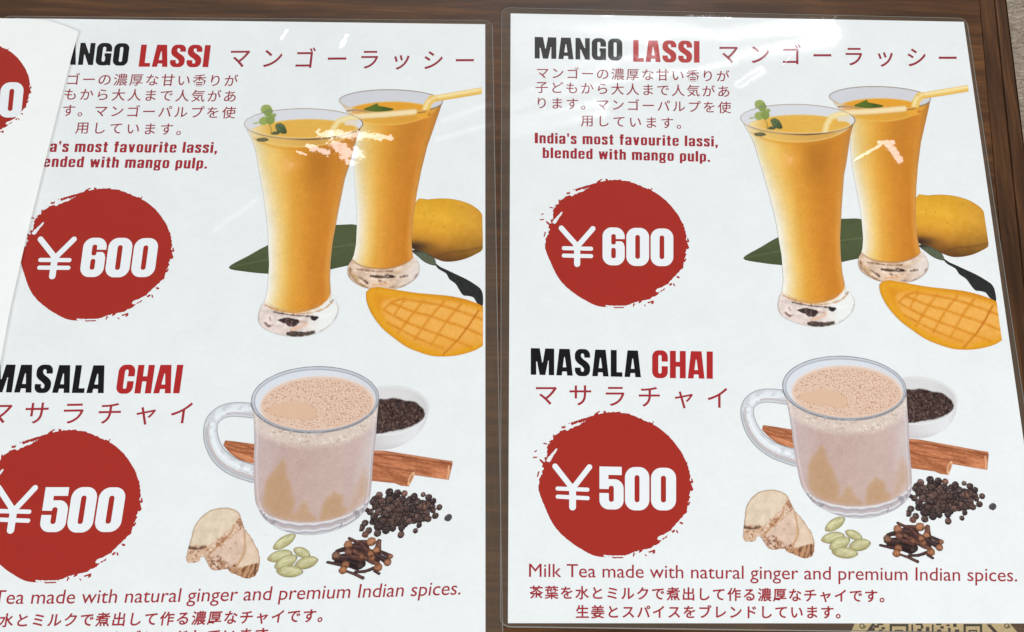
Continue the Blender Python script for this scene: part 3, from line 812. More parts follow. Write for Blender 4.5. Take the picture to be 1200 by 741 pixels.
def back_glass():
    p = Pic(968, 98, 1094, 336, .75); X, Y = p.X, p.Y
    L = [(972, 114), (979, 124), (989, 134), (996, 146), (996.4, 171), (998, 193.6), (1003, 220), (1007, 240), (1009.5, 258), (1011.3, 280), (1010.5, 292), (1008, 300)]
    Rr = [(1090.3, 117), (1088, 128), (1084.6, 143.4), (1079, 167.7), (1075.5, 195), (1073.6, 220), (1073, 250), (1074.5, 278), (1077.6, 292), (1080, 299)]
    base = [(1008.5, 299), (1005.5, 309), (1010, 319.5), (1026.4, 329.3), (1050.7, 333), (1071, 330), (1085, 320.5), (1088, 310), (1084.5, 301), (1079.5, 296), (1062, 306), (1043, 308), (1022, 305)]
    rim = (1031, 115.5, 59.7, 13.6, 1.6)
    t, er, bp, xl, xr = tumbler(p, L, Rr, 142, base, 306, rim, 1)
    liqb = 291 + 17.5 * np.sqrt(np.clip(1 - ((X - 1044) / 36.5) ** 2, 0, 1))
    foot = np.stack([np.full(X.shape, v) for v in (218., 190., 166.)], -1) + (fbm(X, Y * 1.7, 7, 55) - .5)[..., None] * np.array([80, 90, 96])
    rt = np.clip((X - 1060) / 20, 0, 1)[..., None]; foot = foot * (1 - rt * .7) + np.array([228, 220, 216]) * rt * .7
    p.C = np.where((liqb < Y)[..., None] & (Y > 289)[..., None], foot, p.C)
    p.put(cov(np.abs(Y - liqb) - .6, 1.4) * (Y > 296), (176, 120, 60), .7)
    z = Z(990, 190, 4.942)
    for q, w, c in (([(215, 625), (270, 632), (340, 634)], 12, (50, 34, 30)), ([(300, 622), (350, 632)], 9, (46, 32, 28)), ([(150, 630), (180, 650), (200, 665)], 10, (74, 52, 42)),
                    ([(380, 632), (420, 628)], 7, (84, 66, 60)), ([(265, 652), (300, 660)], 6, (120, 82, 62)), ([(130, 585), (250, 600), (330, 600)], 4, (110, 76, 52)), ([(90, 575), (95, 610), (140, 660), (200, 690)], 6, (120, 84, 46)),
                    ([(100, 600), (150, 650)], 5, (196, 158, 96)), ([(330, 690), (400, 688), (455, 655), (480, 610)], 3, (124, 104, 98)), ([(180, 605), (280, 615)], 4, (236, 214, 190)), ([(350, 600), (430, 575), (445, 555)], 4, (222, 196, 160)), ([(230, 675), (330, 670)], 6, (220, 160, 110))):
        d, tt, s = sd_path(X, Y, z(q)); p.put(cov(d - w / 4.94 / 2 + (fbm(X, Y, 2.6, 3) - .5) * 2.6, 1.8), c, .85)
    p.put(cov(np.abs(bp) - .4, 1.4) * (Y > 300), (150, 124, 104), .65)
    # clear band and juice surface
    liqf = 116 + 26.8 * np.sqrt(np.clip(1 - ((X - 1032) / 56) ** 2, 0, 1))
    p.put((Y < liqf) * 1., (222, 164, 64), .8); p.put(cov(np.abs(Y - liqf) - .6, 1.6) * (Y > 130), (238, 188, 96), .8)
    p.put((Y < liqf) * np.clip((1000 - X) / 14, 0, 1), (226, 214, 196), .8)
    inner = cov(er + .5, 1); p.put(inner, (206, 207, 212))
    sur = sd_ell(X, Y, 1031, 128.5, 50, 12.2, 0); p.put(cov(sur, 1.2) * inner, (226, 158, 50)); p.put(cov(np.abs(sur) - .5, 1.3) * inner * (Y < 126), (230, 182, 96), .8)
    z = Z(960, 90, 6.178)
    lf = sd_poly(X, Y, smooth_pts(z([(250, 213), (290, 195), (330, 177), (345, 172), (352, 190), (400, 200), (462, 215), (430, 228), (340, 234), (290, 225)]), 3))
    p.put(cov(lf, 1), (76, 98, 34)); p.put(cov(lf, 1) * np.clip((X - 1016) / 8, 0, 1), (50, 72, 30), .8); p.put(cov(lf + 1, 1) * fbm(X, Y, 3, 6), (120, 142, 60), .5)
    d, tt, s = sd_path(X, Y, z([(130, 225), (190, 218), (300, 232)])); p.put(cov(d - .9, 1), (120, 96, 82), .7)
    d, tt, s = sd_path(X, Y, z([(175, 232), (230, 238)])); p.put(cov(d - .8, 1), (226, 140, 84), .8)
    front = Y > rim[1] + (X - rim[0]) * .03
    p.put(cov(np.abs(er) - .6, 1.2) * ~front, (96, 88, 92), .85)
    p.put(cov(np.abs(er - .0) - 1.5, 1.4) * np.clip((986 - X) / 10, 0, 1), (176, 170, 170), .6)
    p.put(cov(np.abs(er) - .6, 1.2) * front * (X > 1076), (96, 84, 84), .8)
    p.put(cov(np.abs(er) - .6, 1.2) * front * (X < 1076), (214, 176, 110), .6)
    # pale straw lying across, coming from the near tumbler
    d, tt, s = sd_path(X, Y, z([(60, 280), (140, 268), (400, 254), (612, 236)])); p.put(cov(d - 3.6, 1.2), (238, 212, 160)); p.put(cov(np.abs(d - 3.4) - .5, 1.1), (206, 158, 90), .6); p.put(cov(d - 1.0, 2.0), (246, 230, 190), .6)
    d, tt, s = sd_path(X, Y, z([(640, 243), (690, 238)])); p.put(cov(d - .5, 1), (84, 60, 46), .8)
    e = sd_ell(X, Y, 1071, 132.6, 9, 3.6, -5); p.put(cov(e, 2), (232, 166, 60), .8); p.put(cov(sd_ell(X, Y, 1077, 131.6, 2.4, 1.8), 1), (190, 118, 40), .8)
    return p


def straw():
    p = Pic(1064, 96, 1138, 130, .5); X, Y = p.X, p.Y; z = Z(960, 90, 6.178)
    o = z([(1074, 64), (1080, 112), (1000, 125), (900, 142), (790, 158), (750, 168), (730, 188), (718, 226), (662, 222), (672, 180), (690, 145), (712, 118), (760, 118), (850, 102), (960, 84)])
    p.d = sd_poly(X, Y, o); p.C[:] = (234, 196, 112)
    d, tt, s = sd_path(X, Y, z([(1072, 78), (900, 108), (740, 135), (700, 165), (682, 222)])); p.put(cov(d - 1.3, 2.4), (244, 226, 172))
    d, tt, s = sd_path(X, Y, z([(1078, 104), (900, 136), (760, 158)])); p.put(cov(d - .8, 2), (222, 170, 72), .8)
    for i in range(5):
        a = z([(700 + i * 14, 125 - i), (728 + i * 10, 165 - i * 4)]); d, tt, s = sd_path(X, Y, a); p.put(cov(d - .25, .9), (206, 160, 74), .6)
    return p


def mango():
    p = Pic(1070, 225, 1160, 305, .8); X, Y = p.X, p.Y
    o = smooth_pts([(1073.0, 233.0), (1087, 229.7), (1103, 228.8), (1119.5, 230.5), (1135.7, 235.5), (1147.8, 243), (1152.3, 248.5), (1152.8, 250), (1154.6, 262), (1157.6, 282), (1157.5, 289.6), (1149.9, 294.5), (1139.7, 299), (1127.6, 301.6), (1115.5, 301.7), (1105.3, 298.3), (1092, 293), (1077, 286), (1073, 283)], 3)
    p.d = sd_poly(X, Y, o)
    v = (Y - 230) / 72 + (X - 1073) / 85 * -.18
    a = ramp(v, [(0, (216, 160, 46)), (.22, (228, 172, 54)), (.45, (219, 158, 50)), (.62, (192, 132, 46)), (.78, (134, 88, 38)), (.92, (92, 60, 34)), (1.05, (70, 48, 34))])
    r = np.clip((X - 1110) / 45, 0, 1)[..., None]; a = a * (1 - r * .7) + np.array([200, 142, 56]) * r * .7 * np.clip(1.3 - v, .35, 1)[..., None]
    p.C = a + (fbm(X, Y, 5, 2) - .5)[..., None] * 14
    p.put(np.exp(-(((X - 1076) / 18) ** 2 + ((Y - 284) / 6) ** 2)), (52, 38, 32), .9)
    d, tt, s = sd_path(X, Y, [(1105, 296), (1120, 291), (1137, 290), (1157, 286)]); p.put(cov(d - .6, 3), (84, 58, 42), .5)
    for q in ((1085, 247), (1096, 249), (1128, 239), (1110, 262)): p.put(cov(sd_ell(X, Y, q[0], q[1], .8, .6), 1), (150, 110, 40), .7)
    p.put(cov(np.abs(p.d) - .5, 1.5), (150, 104, 40), .35)
    return p


def stem_leaf():
    p = Pic(1072, 282, 1170, 357, .6); X, Y = p.X, p.Y
    a = sd_poly(X, Y, smooth_pts([(1076, 288), (1087, 288.5), (1099.3, 294.5), (1104.3, 299), (1106, 306), (1095, 303), (1085, 296)], 3))
    b = sd_poly(X, Y, smooth_pts([(1103.5, 302), (1111.4, 307.6), (1119, 311), (1127.6, 315), (1143.8, 322.5), (1156, 329.6), (1162.3, 334.5), (1165.7, 341.6), (1167, 354), (1160.3, 350.4), (1155, 343.8), (1148, 341.8), (1142.8, 341), (1137.4, 334.8), (1132, 327.6), (1124, 322), (1119.5, 315.5), (1109.4, 309.6)], 3))
    p.d = np.minimum(a, b); p.C[:] = (44, 45, 43)
    p.put(cov(a, 2), (90, 96, 76)); p.put(np.exp(-(((X - 1080) / 9) ** 2 + ((Y - 288) / 3) ** 2)), (50, 46, 40), .9)
    p.C += (fbm(X, Y, 3, 2) - .5)[..., None] * 14
    return p


def mango_slice():
    p = Pic(1026, 325, 1178, 415, .7); X, Y = p.X, p.Y; z = Z(1020, 320, 7.4125)
    o = smooth_pts(z([(75, 110), (105, 80), (160, 68), (240, 80), (350, 100), (500, 125), (650, 142), (800, 160), (930, 190), (1040, 228), (1088, 252)]), 4, False) + \
        smooth_pts(z([(1094, 258), (1140, 590)]), 2, False) + smooth_pts(z([(1140, 590), (1070, 630), (960, 660), (850, 672), (720, 665), (600, 630), (480, 580), (360, 500), (250, 415), (150, 300), (90, 190), (75, 110)]), 4, False)
    p.d = sd_poly(X, Y, o)
    flesh = sd_poly(X, Y, smooth_pts(z([(220, 200), (330, 165), (480, 170), (700, 190), (900, 225), (1100, 300), (1150, 420), (1130, 560), (980, 590), (840, 640), (690, 600), (520, 535), (370, 440), (260, 330)]), 4))
    p.C = ramp(np.clip(-p.d / 14, 0, 1), [(0, (214, 146, 32)), (.3, (226, 160, 40)), (1, (218, 142, 34))])
    p.put(np.clip((X - 1090) / 60, 0, 1) * np.clip((360 - Y) / 14, 0, 1), (204, 126, 30), .6)
    p.put(cov(flesh, 5), (232, 166, 72)); p.put(cov(flesh + 2, 6) * fbm(X, Y, 4, 7), (238, 180, 96), .8)
    gl = [[(405, 190), (340, 310)], [(575, 195), (490, 310), (395, 465)], [(752, 205), (640, 350), (545, 520)], [(900, 232), (800, 370), (690, 570)],
          [(310, 195), (400, 172)], [(300, 205), (400, 245), (510, 290), (640, 322), (800, 378), (960, 432), (1120, 500)], [(420, 180), (570, 205), (740, 240), (880, 285), (1020, 335), (1110, 368)],
          [(245, 262), (340, 318), (450, 372), (600, 432), (740, 482), (880, 535), (1040, 600)], [(290, 372), (400, 428), (540, 500), (690, 562), (800, 600)], [(250, 250), (300, 205)]]
    for q in gl:
        d, t, s = sd_path(X, Y, smooth_pts(z(q), 3, False)); d = d + (fbm(X, Y, 4, 9) - .5) * 1.2
        p.put(cov(d - 1.1, 3.4), (212, 134, 34), .85); p.put(cov(d - .15, 1.5), (196, 114, 26), .55)
    d, t, s = sd_path(X, Y, z([(1060, 290), (990, 420), (920, 530), (810, 650)])); p.put(cov(d - .9, 2.6), (196, 112, 26), .95); p.put(cov(d - .25, 1.2), (164, 88, 24), .8)
    p.put(cov(flesh, 3) * np.clip((Y - 384) / 20, 0, 1), (220, 148, 46), .5)
    p.C += (vnoise(X, Y, 1.5, 3) - .5)[..., None] * 9
    return p


def mug():
    p = Pic(864, 412, 1072, 612, .7); X, Y = p.X, p.Y; z6 = Z(865, 410, 6.0); z5 = Z(865, 500, 5.714)
    rim = (989.3, 455.3, 72.6, 37.4, 3.0); er = sd_ell(X, Y, *rim)
    o = [(915, 430), (919, 462), (922.5, 474), (927.5, 503), (929, 517.5), (933, 542), (937.6, 564.7), (942, 575), (952.5, 589), (970, 600), (987.5, 606), (1010, 608.3), (1031, 605), (1050.5, 597), (1062.8, 585.8), (1068, 573.5), (1067.5, 549), (1065.4, 526), (1064.5, 500), (1062.5, 472), (1061, 430)]
    body = np.maximum(sd_poly(X, Y, smooth_pts(o, 4)), np.maximum(457 - Y, np.abs(X - 989.8) - 72.4 - np.clip(Y - 468, 0, 80) * .12))
    hp = smooth_pts([(922, 466.5), (905, 464.5), (892, 465), (882, 469.5), (876, 478), (876.5, 491), (882.5, 506), (893, 519), (909, 529.5), (932, 537.5)], 6, False)
    hd, ht, hs = sd_path(X, Y, hp); hw = np.interp(ht, [0, .2, .45, .7, 1], [8.5, 8.0, 7.6, 8.4, 10.0]); hnd = hd - hw
    hnd = np.maximum(hnd, X - 933)
    p.d = np.minimum(np.minimum(body, er), hnd)
    # handle glass
    p.C[:] = (222, 227, 230)
    e = hd / hw; sg = hs * e
    p.put(np.clip((np.abs(e) - .72) / .28, 0, 1), (170, 172, 178), .7); p.put(cov(np.abs(e - .95) - .03, .12), (112, 112, 116), .8); p.put(cov(np.abs(e - .66 + .1 * (fbm(X, Y, 7, 2) - .5)) - .03, .14), (184, 186, 190), .6)
    p.put(cov(np.abs(sg - .35) - .09, .25) * (ht > .45), (168, 132, 124), .7); p.put(cov(np.abs(sg + .25) - .1, .3), (240, 244, 248), .8)
    p.put(cov(np.abs(sg + .5) - .12, .3) * (ht < .25), (150, 118, 116), .5)
    p.put(cov(np.abs(sg - .62) - .1, .25) * (ht > .5), (132, 130, 136), .6)
    p.put(np.clip((fbm(X, Y * 1.5, 6, 5) - .5) * 5, 0, 1) * (np.abs(e) < .8), (190, 192, 198), .6)
    # tea behind the wall
    bm = cov(body, 1.2)
    cc = np.clip((X - 925) / 140, 0, 1)
    tea = ramp(cc, [(0, (202, 194, 198)), (.06, (204, 184, 182)), (.3, (197, 171, 163)), (.6, (202, 178, 169)), (.85, (204, 181, 174)), (.96, (212, 198, 196)), (1, (194, 182, 184))])
    tea = tea + (vnoise(X, Y, 1.4, 5) - .5)[..., None] * 9 + (fbm(X, Y, 12, 5) - .5)[..., None] * 12
    tea = tea * np.array([.965, .955, .95])
    p.C = p.C * (1 - bm[..., None]) + tea * bm[..., None]
    amb = []
    for q in (z5([(555, 128), (575, 160), (592, 225), (620, 270), (645, 330), (665, 380), (676, 410), (668, 455), (650, 505), (600, 500), (540, 475), (500, 440), (472, 400), (470, 330), (470, 270), (485, 230), (505, 195), (535, 165)]),
              z5([(735, 408), (765, 435), (782, 475), (825, 505), (822, 528), (740, 525), (655, 512), (665, 480), (700, 465), (712, 430)]),
              z5([(920, 343), (945, 360), (972, 372), (982, 400), (990, 435), (1022, 462), (1005, 495), (940, 515), (860, 528), (858, 480), (862, 430), (880, 385), (905, 370)]),
              z5([(1092, 200), (1120, 240), (1142, 290), (1150, 350), (1130, 410), (1085, 450), (1040, 478), (1038, 430), (1042, 380), (1060, 300)])):
        amb.append(sd_poly(X, Y, smooth_pts(q, 3)))
    nz = (fbm(X, Y, 5, 8) - .5) * 3
    for k, (dd, c, al) in enumerate(zip(amb, ((190, 152, 116), (191, 155, 120), (189, 152, 117), (198, 168, 152)), (.85, .8, .85, .6))):
        p.put(cov(dd + nz * .6 - .5, 5.0) * bm, c, al * .85)
        p.put(cov(dd + 3, 8) * bm * fbm(X, Y, 4, 30 + k), (176, 136, 92), .5)
    # foam ring seen through the wall
    yf = 455.3 + 37.4 * np.sqrt(np.clip(1 - ((X - 990) / 74) ** 2, 0, 1)) + (X - 989) * .04
    fz = cov(Y - yf - 16 - nz, 8) * bm
    p.put(fz, (218, 202, 190), .8); p.put(fz * (vnoise(X, Y, 1.7, 77) > .72) * (fbm(X, Y, 8, 4) > .45), (176, 150, 136), .55)
    p.put(fz * (vnoise(X, Y, 2.2, 78) > .75), (234, 222, 210), .6)
    # foot of the glass
    yb = 594.5 - 34 * (1 - np.sqrt(np.clip(1 - ((X - 1003) / 66) ** 2, 0, 1)))
    ft = cov(yb - Y, 1.5) * bm * (Y > 550)
    p.put(ft, (202, 200, 206)); 
    for k, (off, w, c, a) in enumerate(((1, 1.0, (226, 222, 222), .9), (4, 1.0, (158, 146, 150), .8), (6.4, 1.5, (184, 170, 170), .8), (9, .9, (222, 222, 226), .9), (11.2, .8, (150, 146, 152), .8), (13, .8, (206, 206, 210), .8))):
        p.put(cov(np.abs(Y - yb - off - .5 * np.sin(X * .35)) - w, 1.6) * ft, c, a)
    p.put(ft * (fbm(X * 1.2, Y, 4, 60) > .60) * (np.abs(X - 1005) > 32), (128, 126, 134), .6)
    p.put(cov(np.abs(body) - .5, 1.6) * (Y > 470), (168, 164, 170), .75)
    wl = cov(np.abs(body + 3.2) - .6, 1.5) * (Y > 470) * (Y < 580); p.put(wl, (226, 224, 226), .55)
    # rim and tea surface
    inner = cov(er + .6, 1); p.put(inner, (216, 220, 227))
    p.put(inner * np.clip((X - 1010) / 50, 0, 1), (200, 203, 209), .6)
    si = sd_ell(X, Y, 989.8, 456.2, 69.6, 34.8, 3.0)
    su = np.maximum(sd_ell(X, Y, 992.5, 461.5, 64.5, 31.8, 2.0), si)
    sm_ = cov(su + nz * .25, 1.5)
    p.put(sm_, (216, 184, 164))
    more = np.clip((X - 968) / 50, 0, 1) * .35 + np.clip((448 - Y) / 20, 0, 1) * .2
    p.put(sm_ * fbm(X, Y, 6, 13), (232, 206, 184), .6)
    for k, (sc, r0, c, a) in enumerate(((2.3, .95, (176, 126, 102), .85), (3.6, 1.35, (164, 110, 86), .85), (1.8, .7, (188, 146, 124), .7))):
        wd, wi = worley(X, Y * 1.25, sc, 40 + k)
        on = sm_ * (su < -3) * np.clip((wi + more - .58) * 8, 0, 1)
        p.put(on * cov(np.abs(wd - r0) - .35, .8), (240, 216, 196), .6); p.put(on * cov(wd - r0 * .7, .8), c, a)
    sp = sd_ell(X, Y, 964, 466.5, 26, 9.4, 3) + (fbm(X, Y, 6, 71) - .5) * 5; sp2 = sd_ell(X, Y, 980, 470, 13, 8, 10); sp = np.minimum(sp, sp2)
    p.put(cov(sp + nz * .8, 3) * sm_, (217, 182, 154)); p.put(cov(np.abs(sp + nz * .6) - .5, 1.5) * sm_ * (Y > 462), (204, 162, 134), .5)
    p.put(cov(np.abs(su) - 1.2, 2.2) * cov(si, 1) , (228, 208, 196), .7)
    p.put(cov(np.abs(er) - .9, 1.2), (112, 114, 120), .9)
    p.put(cov(np.abs(er + 1.6) - .6, 1.2), (196, 199, 207), .9)
    p.put(cov(np.abs(si) - .6, 1.2), (138, 140, 148), .8)
    p.put(cov(np.abs(er) - .8, 1.2) * (fbm(X, Y, 6, 44) > .58), (176, 178, 184), .7)
    return p


def bowl():
    p = Pic(1058, 436, 1126, 518, .7); X, Y = p.X, p.Y
    rd = sd_ell(X, Y, 1073.5, 470.3, 48.2, 28.2, 2)
    out = np.maximum(sd_ell(X, Y, 1073.5, 476, 47.4, 38.6, 2), 470 - Y)
    p.d = np.minimum(rd, out)
    p.C = ramp((X - 1062) / 60, [(0, (206, 200, 200)), (.3, (216, 214, 215)), (.8, (224, 225, 228)), (1, (206, 207, 210))])
    p.put(np.clip((Y - 506) / 8, 0, 1), (196, 192, 193), .6)
    p.put(cov(rd, 1.2), (214, 213, 213)); p.put(cov(rd + 1, 2) * np.clip((X - 1090) / 26, 0, 1), (200, 199, 200), .7); p.put(cov(np.abs(rd + .9) - .9, 1.3), (228, 229, 230), .9)
    p.put(cov(np.abs(rd) - .35, 1.2) * (Y < 480), (186, 184, 184), .7)
    z = Z(1040, 430, 5.293)
    g = sd_poly(X, Y, smooth_pts(z([(110, 158), (160, 148), (200, 142), (240, 147), (270, 158), (310, 162), (345, 172), (390, 208), (410, 250), (375, 290), (300, 322), (220, 336), (110, 336)]), 4)) + (fbm(X, Y, 3, 2) - .5) * 1.6
    gm = cov(g, 1); p.put(gm, (66, 50, 47)); n = vnoise(X, Y, 1.8, 8); p.put(gm * (n > .62), (104, 80, 72), .8); p.put(gm * (vnoise(X, Y, 2.0, 19) > .7), (38, 28, 28), .8); p.put(gm * (vnoise(X, Y, 1.6, 29) > .82), (136, 112, 102), .6)
    p.put(cov(np.abs(g) - .6, 1.4), (58, 46, 44), .5)
    return p


def bark(p, o, a, b, seed, end=None):
    X, Y = p.X, p.Y; d = sd_poly(X, Y, o); p.d = np.minimum(p.d, d)
    ux, uy = b[0] - a[0], b[1] - a[1]; L = math.hypot(ux, uy); ux /= L; uy /= L
    s = (X - a[0]) * ux + (Y - a[1]) * uy; q = -(X - a[0]) * uy + (Y - a[1]) * ux
    m = cov(d, 1)
    c = np.stack([np.full(X.shape, v) for v in (180., 112., 76.)], -1)
    c += (fbm(s * .12, q, 2.6, seed) - .5)[..., None] * np.array([95, 80, 62]); c += (vnoise(s * .5, q, 1.5, seed + 3) - .5)[..., None] * 22
    p.C = p.C * (1 - m[..., None]) + c * m[..., None]
    p.put(cov(np.abs(d) - .5, 1.4) * m, (122, 68, 44), .6)
    return d


def cinnamon_right():
    p = Pic(1062, 512, 1162, 560, .6); X, Y = p.X, p.Y; z = Z(1040, 430, 5.293)
    bark(p, z([(110, 447), (200, 454), (400, 490), (560, 520), (624, 530), (627, 550), (618, 643), (500, 624), (400, 606), (280, 585), (110, 560)]), (1064, 520), (1157, 541), 5)
    d, t, s = sd_path(X, Y, z([(120, 470), (300, 492), (480, 525), (620, 550)])); p.put(cov(d - .5, 1.4), (118, 62, 42), .8)
    d, t, s = sd_path(X, Y, z([(120, 455), (300, 478), (480, 508), (622, 536)])); p.put(cov(d - .8, 2), (206, 140, 104), .5)
    d, t, s = sd_path(X, Y, z([(604, 560), (612, 600), (608, 634)])); p.put(cov(d - 1.0, 1.2), (222, 172, 136), .9)
    bark(p, z([(110, 528), (250, 556), (385, 580), (405, 592), (400, 620), (378, 674), (330, 668), (290, 652), (110, 628)]), (1064, 534), (1112, 548), 9)
    d, t, s = sd_path(X, Y, z([(110, 530), (250, 560), (390, 584)])); p.put(cov(d - .5, 1.4), (112, 60, 40), .7)
    e = sd_ell(X, Y, *z([(385, 628)])[0], 3.0, 8.0, 14); p.put(cov(e, 1), (226, 178, 138)); p.put(cov(sd_ell(X, Y, *z([(384, 626)])[0], 1.4, 5.0, 14), 1), (172, 112, 78), .8)
    return p


def cinnamon_left():
    p = Pic(888, 496, 934, 530, .6); z = Z(865, 410, 6.0)
    bark(p, z([(175, 533), (230, 540), (370, 562), (395, 570), (392, 696), (340, 688), (290, 672), (220, 622), (166, 566)]), (892, 500), (930, 516), 15)
    X, Y = p.X, p.Y
    for q in ([(180, 556), (280, 590), (390, 600)], [(200, 588), (300, 620), (390, 628)]):
        d, t, s = sd_path(X, Y, z(q)); p.put(cov(d - .5, 1.3), (116, 62, 42), .75)
    d, t, s = sd_path(X, Y, z([(230, 615), (300, 650), (390, 668)])); p.put(cov(d - .8, 1.6), (206, 138, 100), .6)
    return p


def ginger(k):
    p = Pic(866, 570, 958, 658, .6); X, Y = p.X, p.Y; z = Z(865, 570, 7.5)
    outl = [[(490, 232), (540, 268), (600, 345), (650, 430), (672, 520), (655, 605), (620, 628), (575, 638), (500, 608), (410, 550), (440, 400)],
            [(470, 190), (500, 235), (520, 320), (535, 420), (500, 500), (480, 545), (400, 552), (300, 560), (250, 530), (215, 470), (200, 440), (300, 350), (400, 250)],
            [(70, 190), (115, 110), (200, 50), (280, 35), (370, 48), (430, 90), (462, 150), (478, 205), (420, 260), (385, 300), (340, 350), (240, 420), (205, 445), (165, 450), (152, 482), (75, 492), (45, 450), (50, 350), (60, 270)]][k]
    o = smooth_pts(z(outl), 4); d = sd_poly(X, Y, o) + (fbm(X, Y, 3.4, 5 + k) - .5) * 1.8; p.d = d
    p.C[:] = ((222, 198, 174), (218, 190, 170), (220, 202, 178))[k]
    p.C += (fbm(X, Y, 6, 50 + k) - .5)[..., None] * 26 + (vnoise(X, Y, 1.4, k) - .5)[..., None] * 8
    p.put(cov(np.abs(d) - .7, 2.0), (158, 112, 78), .75)
    if k == 2:
        f = sd_poly(X, Y, smooth_pts(z([(330, 240), (400, 200), (430, 110), (490, 150), (480, 230), (340, 360), (240, 430), (160, 500), (40, 500), (40, 380), (110, 345), (200, 350), (280, 300)]), 4))
        p.put(cov(f + (fbm(X, Y, 3, 1) - .5) * 3, 3), (206, 170, 142), .85); p.put(cov(f, 2) * (fbm(X, Y, 3, 3) > .6), (150, 100, 72), .7); p.put(cov(f, 2) * (fbm(X, Y, 2.4, 13) > .64), (232, 214, 198), .8)
        d2, t, s = sd_path(X, Y, z([(60, 362), (120, 376), (175, 362)])); p.put(cov(d2 - 1.3 + (fbm(X, Y, 2, 6) - .5) * 3.4, 1.8), (86, 62, 46), .8)
        d2, t, s = sd_path(X, Y, z([(400, 180), (390, 240), (350, 300), (230, 420)])); p.put(cov(d2 - .8, 2), (176, 124, 78), .7)
        d2, t, s = sd_path(X, Y, z([(280, 295), (340, 330)])); p.put(cov(d2 - .4, 1), (136, 84, 56), .8)
    if k == 1:
        f = sd_poly(X, Y, z([(195, 430), (300, 430), (420, 510), (500, 500), (470, 570), (280, 580)])); p.put(cov(f, 4) * (fbm(X, Y, 3.5, 7) > .5), (170, 122, 92), .7); p.put(cov(f, 3) * (fbm(X, Y, 2.6, 8) > .64), (116, 76, 54), .7)
        d2, t, s = sd_path(X, Y, z([(500, 250), (520, 340), (515, 430), (480, 530)])); p.put(cov(d2 - .8, 2.2), (190, 146, 92), .7)
        p.put((fbm(X, Y, 3, 90) > .72) * 1., (186, 138, 112), .5)
    if k == 0:
        f = sd_poly(X, Y, z([(400, 545), (520, 545), (650, 505), (690, 560), (640, 650), (520, 640)])); p.put(cov(f, 2), (176, 126, 88), .8)
        q = fbm(X * 1.5 + Y * .5, Y * .2, 2.0, 4); p.put(cov(f, 2) * (q > .58), (104, 66, 44), .75)
        d2, t, s = sd_path(X, Y, z([(640, 520), (640, 600)])); p.put(cov(d2 - 1, 1.2), (78, 50, 36), .8)
    return p


def seed_pods(k):
    cx, cy, rx, ry, a = ((978.3, 614.9, 14, 6.4, -33), (975.8, 630.7, 14.2, 6.6, -13), (1000.3, 627.6, 11, 5.2, 24), (1007.5, 639.4, 13.2, 7, -12), (984, 638, 13.4, 7.4, -26), (990, 648.6, 15.5, 6.6, 5))[k]
    p = Pic(cx - 19, cy - 14, cx + 19, cy + 14, .5); X, Y = p.X, p.Y
    an = math.radians(a); u = (X - cx) * math.cos(an) + (Y - cy) * math.sin(an); v = -(X - cx) * math.sin(an) + (Y - cy) * math.cos(an)
    w = ry * np.clip(1 - (np.abs(u) / rx) ** 2.3, 0, 1) ** .75
    d = (np.abs(v) - w) * .8; d = np.where(np.abs(u) > rx, np.hypot(np.abs(u) - rx, v), d); p.d = d
    tt = v / np.maximum(w, .5)
    p.C = ramp(tt, [(-1, (164, 158, 112)), (-.55, (203, 199, 154)), (-.1, (210, 206, 166)), (.5, (190, 184, 136)), (1, (150, 140, 98))])
    p.C += (fbm(u * .3, v, 2, k) - .5)[..., None] * 52 + (vnoise(X, Y, 1.2, k + 5) - .5)[..., None] * 14; p.put(np.clip(-(u + rx * .55) / 3, 0, 1), (150, 132, 90), .5)
    for r_ in (-.62, -.3, .05, .38, .7): p.put(cov(np.abs(v - w * r_ + (vnoise(X, Y, 3, k) - .5) * .6) - .12, .8), (150, 144, 100), .5)
    p.put(cov(np.abs(d) - .25, .9), (138, 130, 88), .6); p.put(cov(rx - 2 - u, 1.5), (112, 104, 66), .5)
    return p


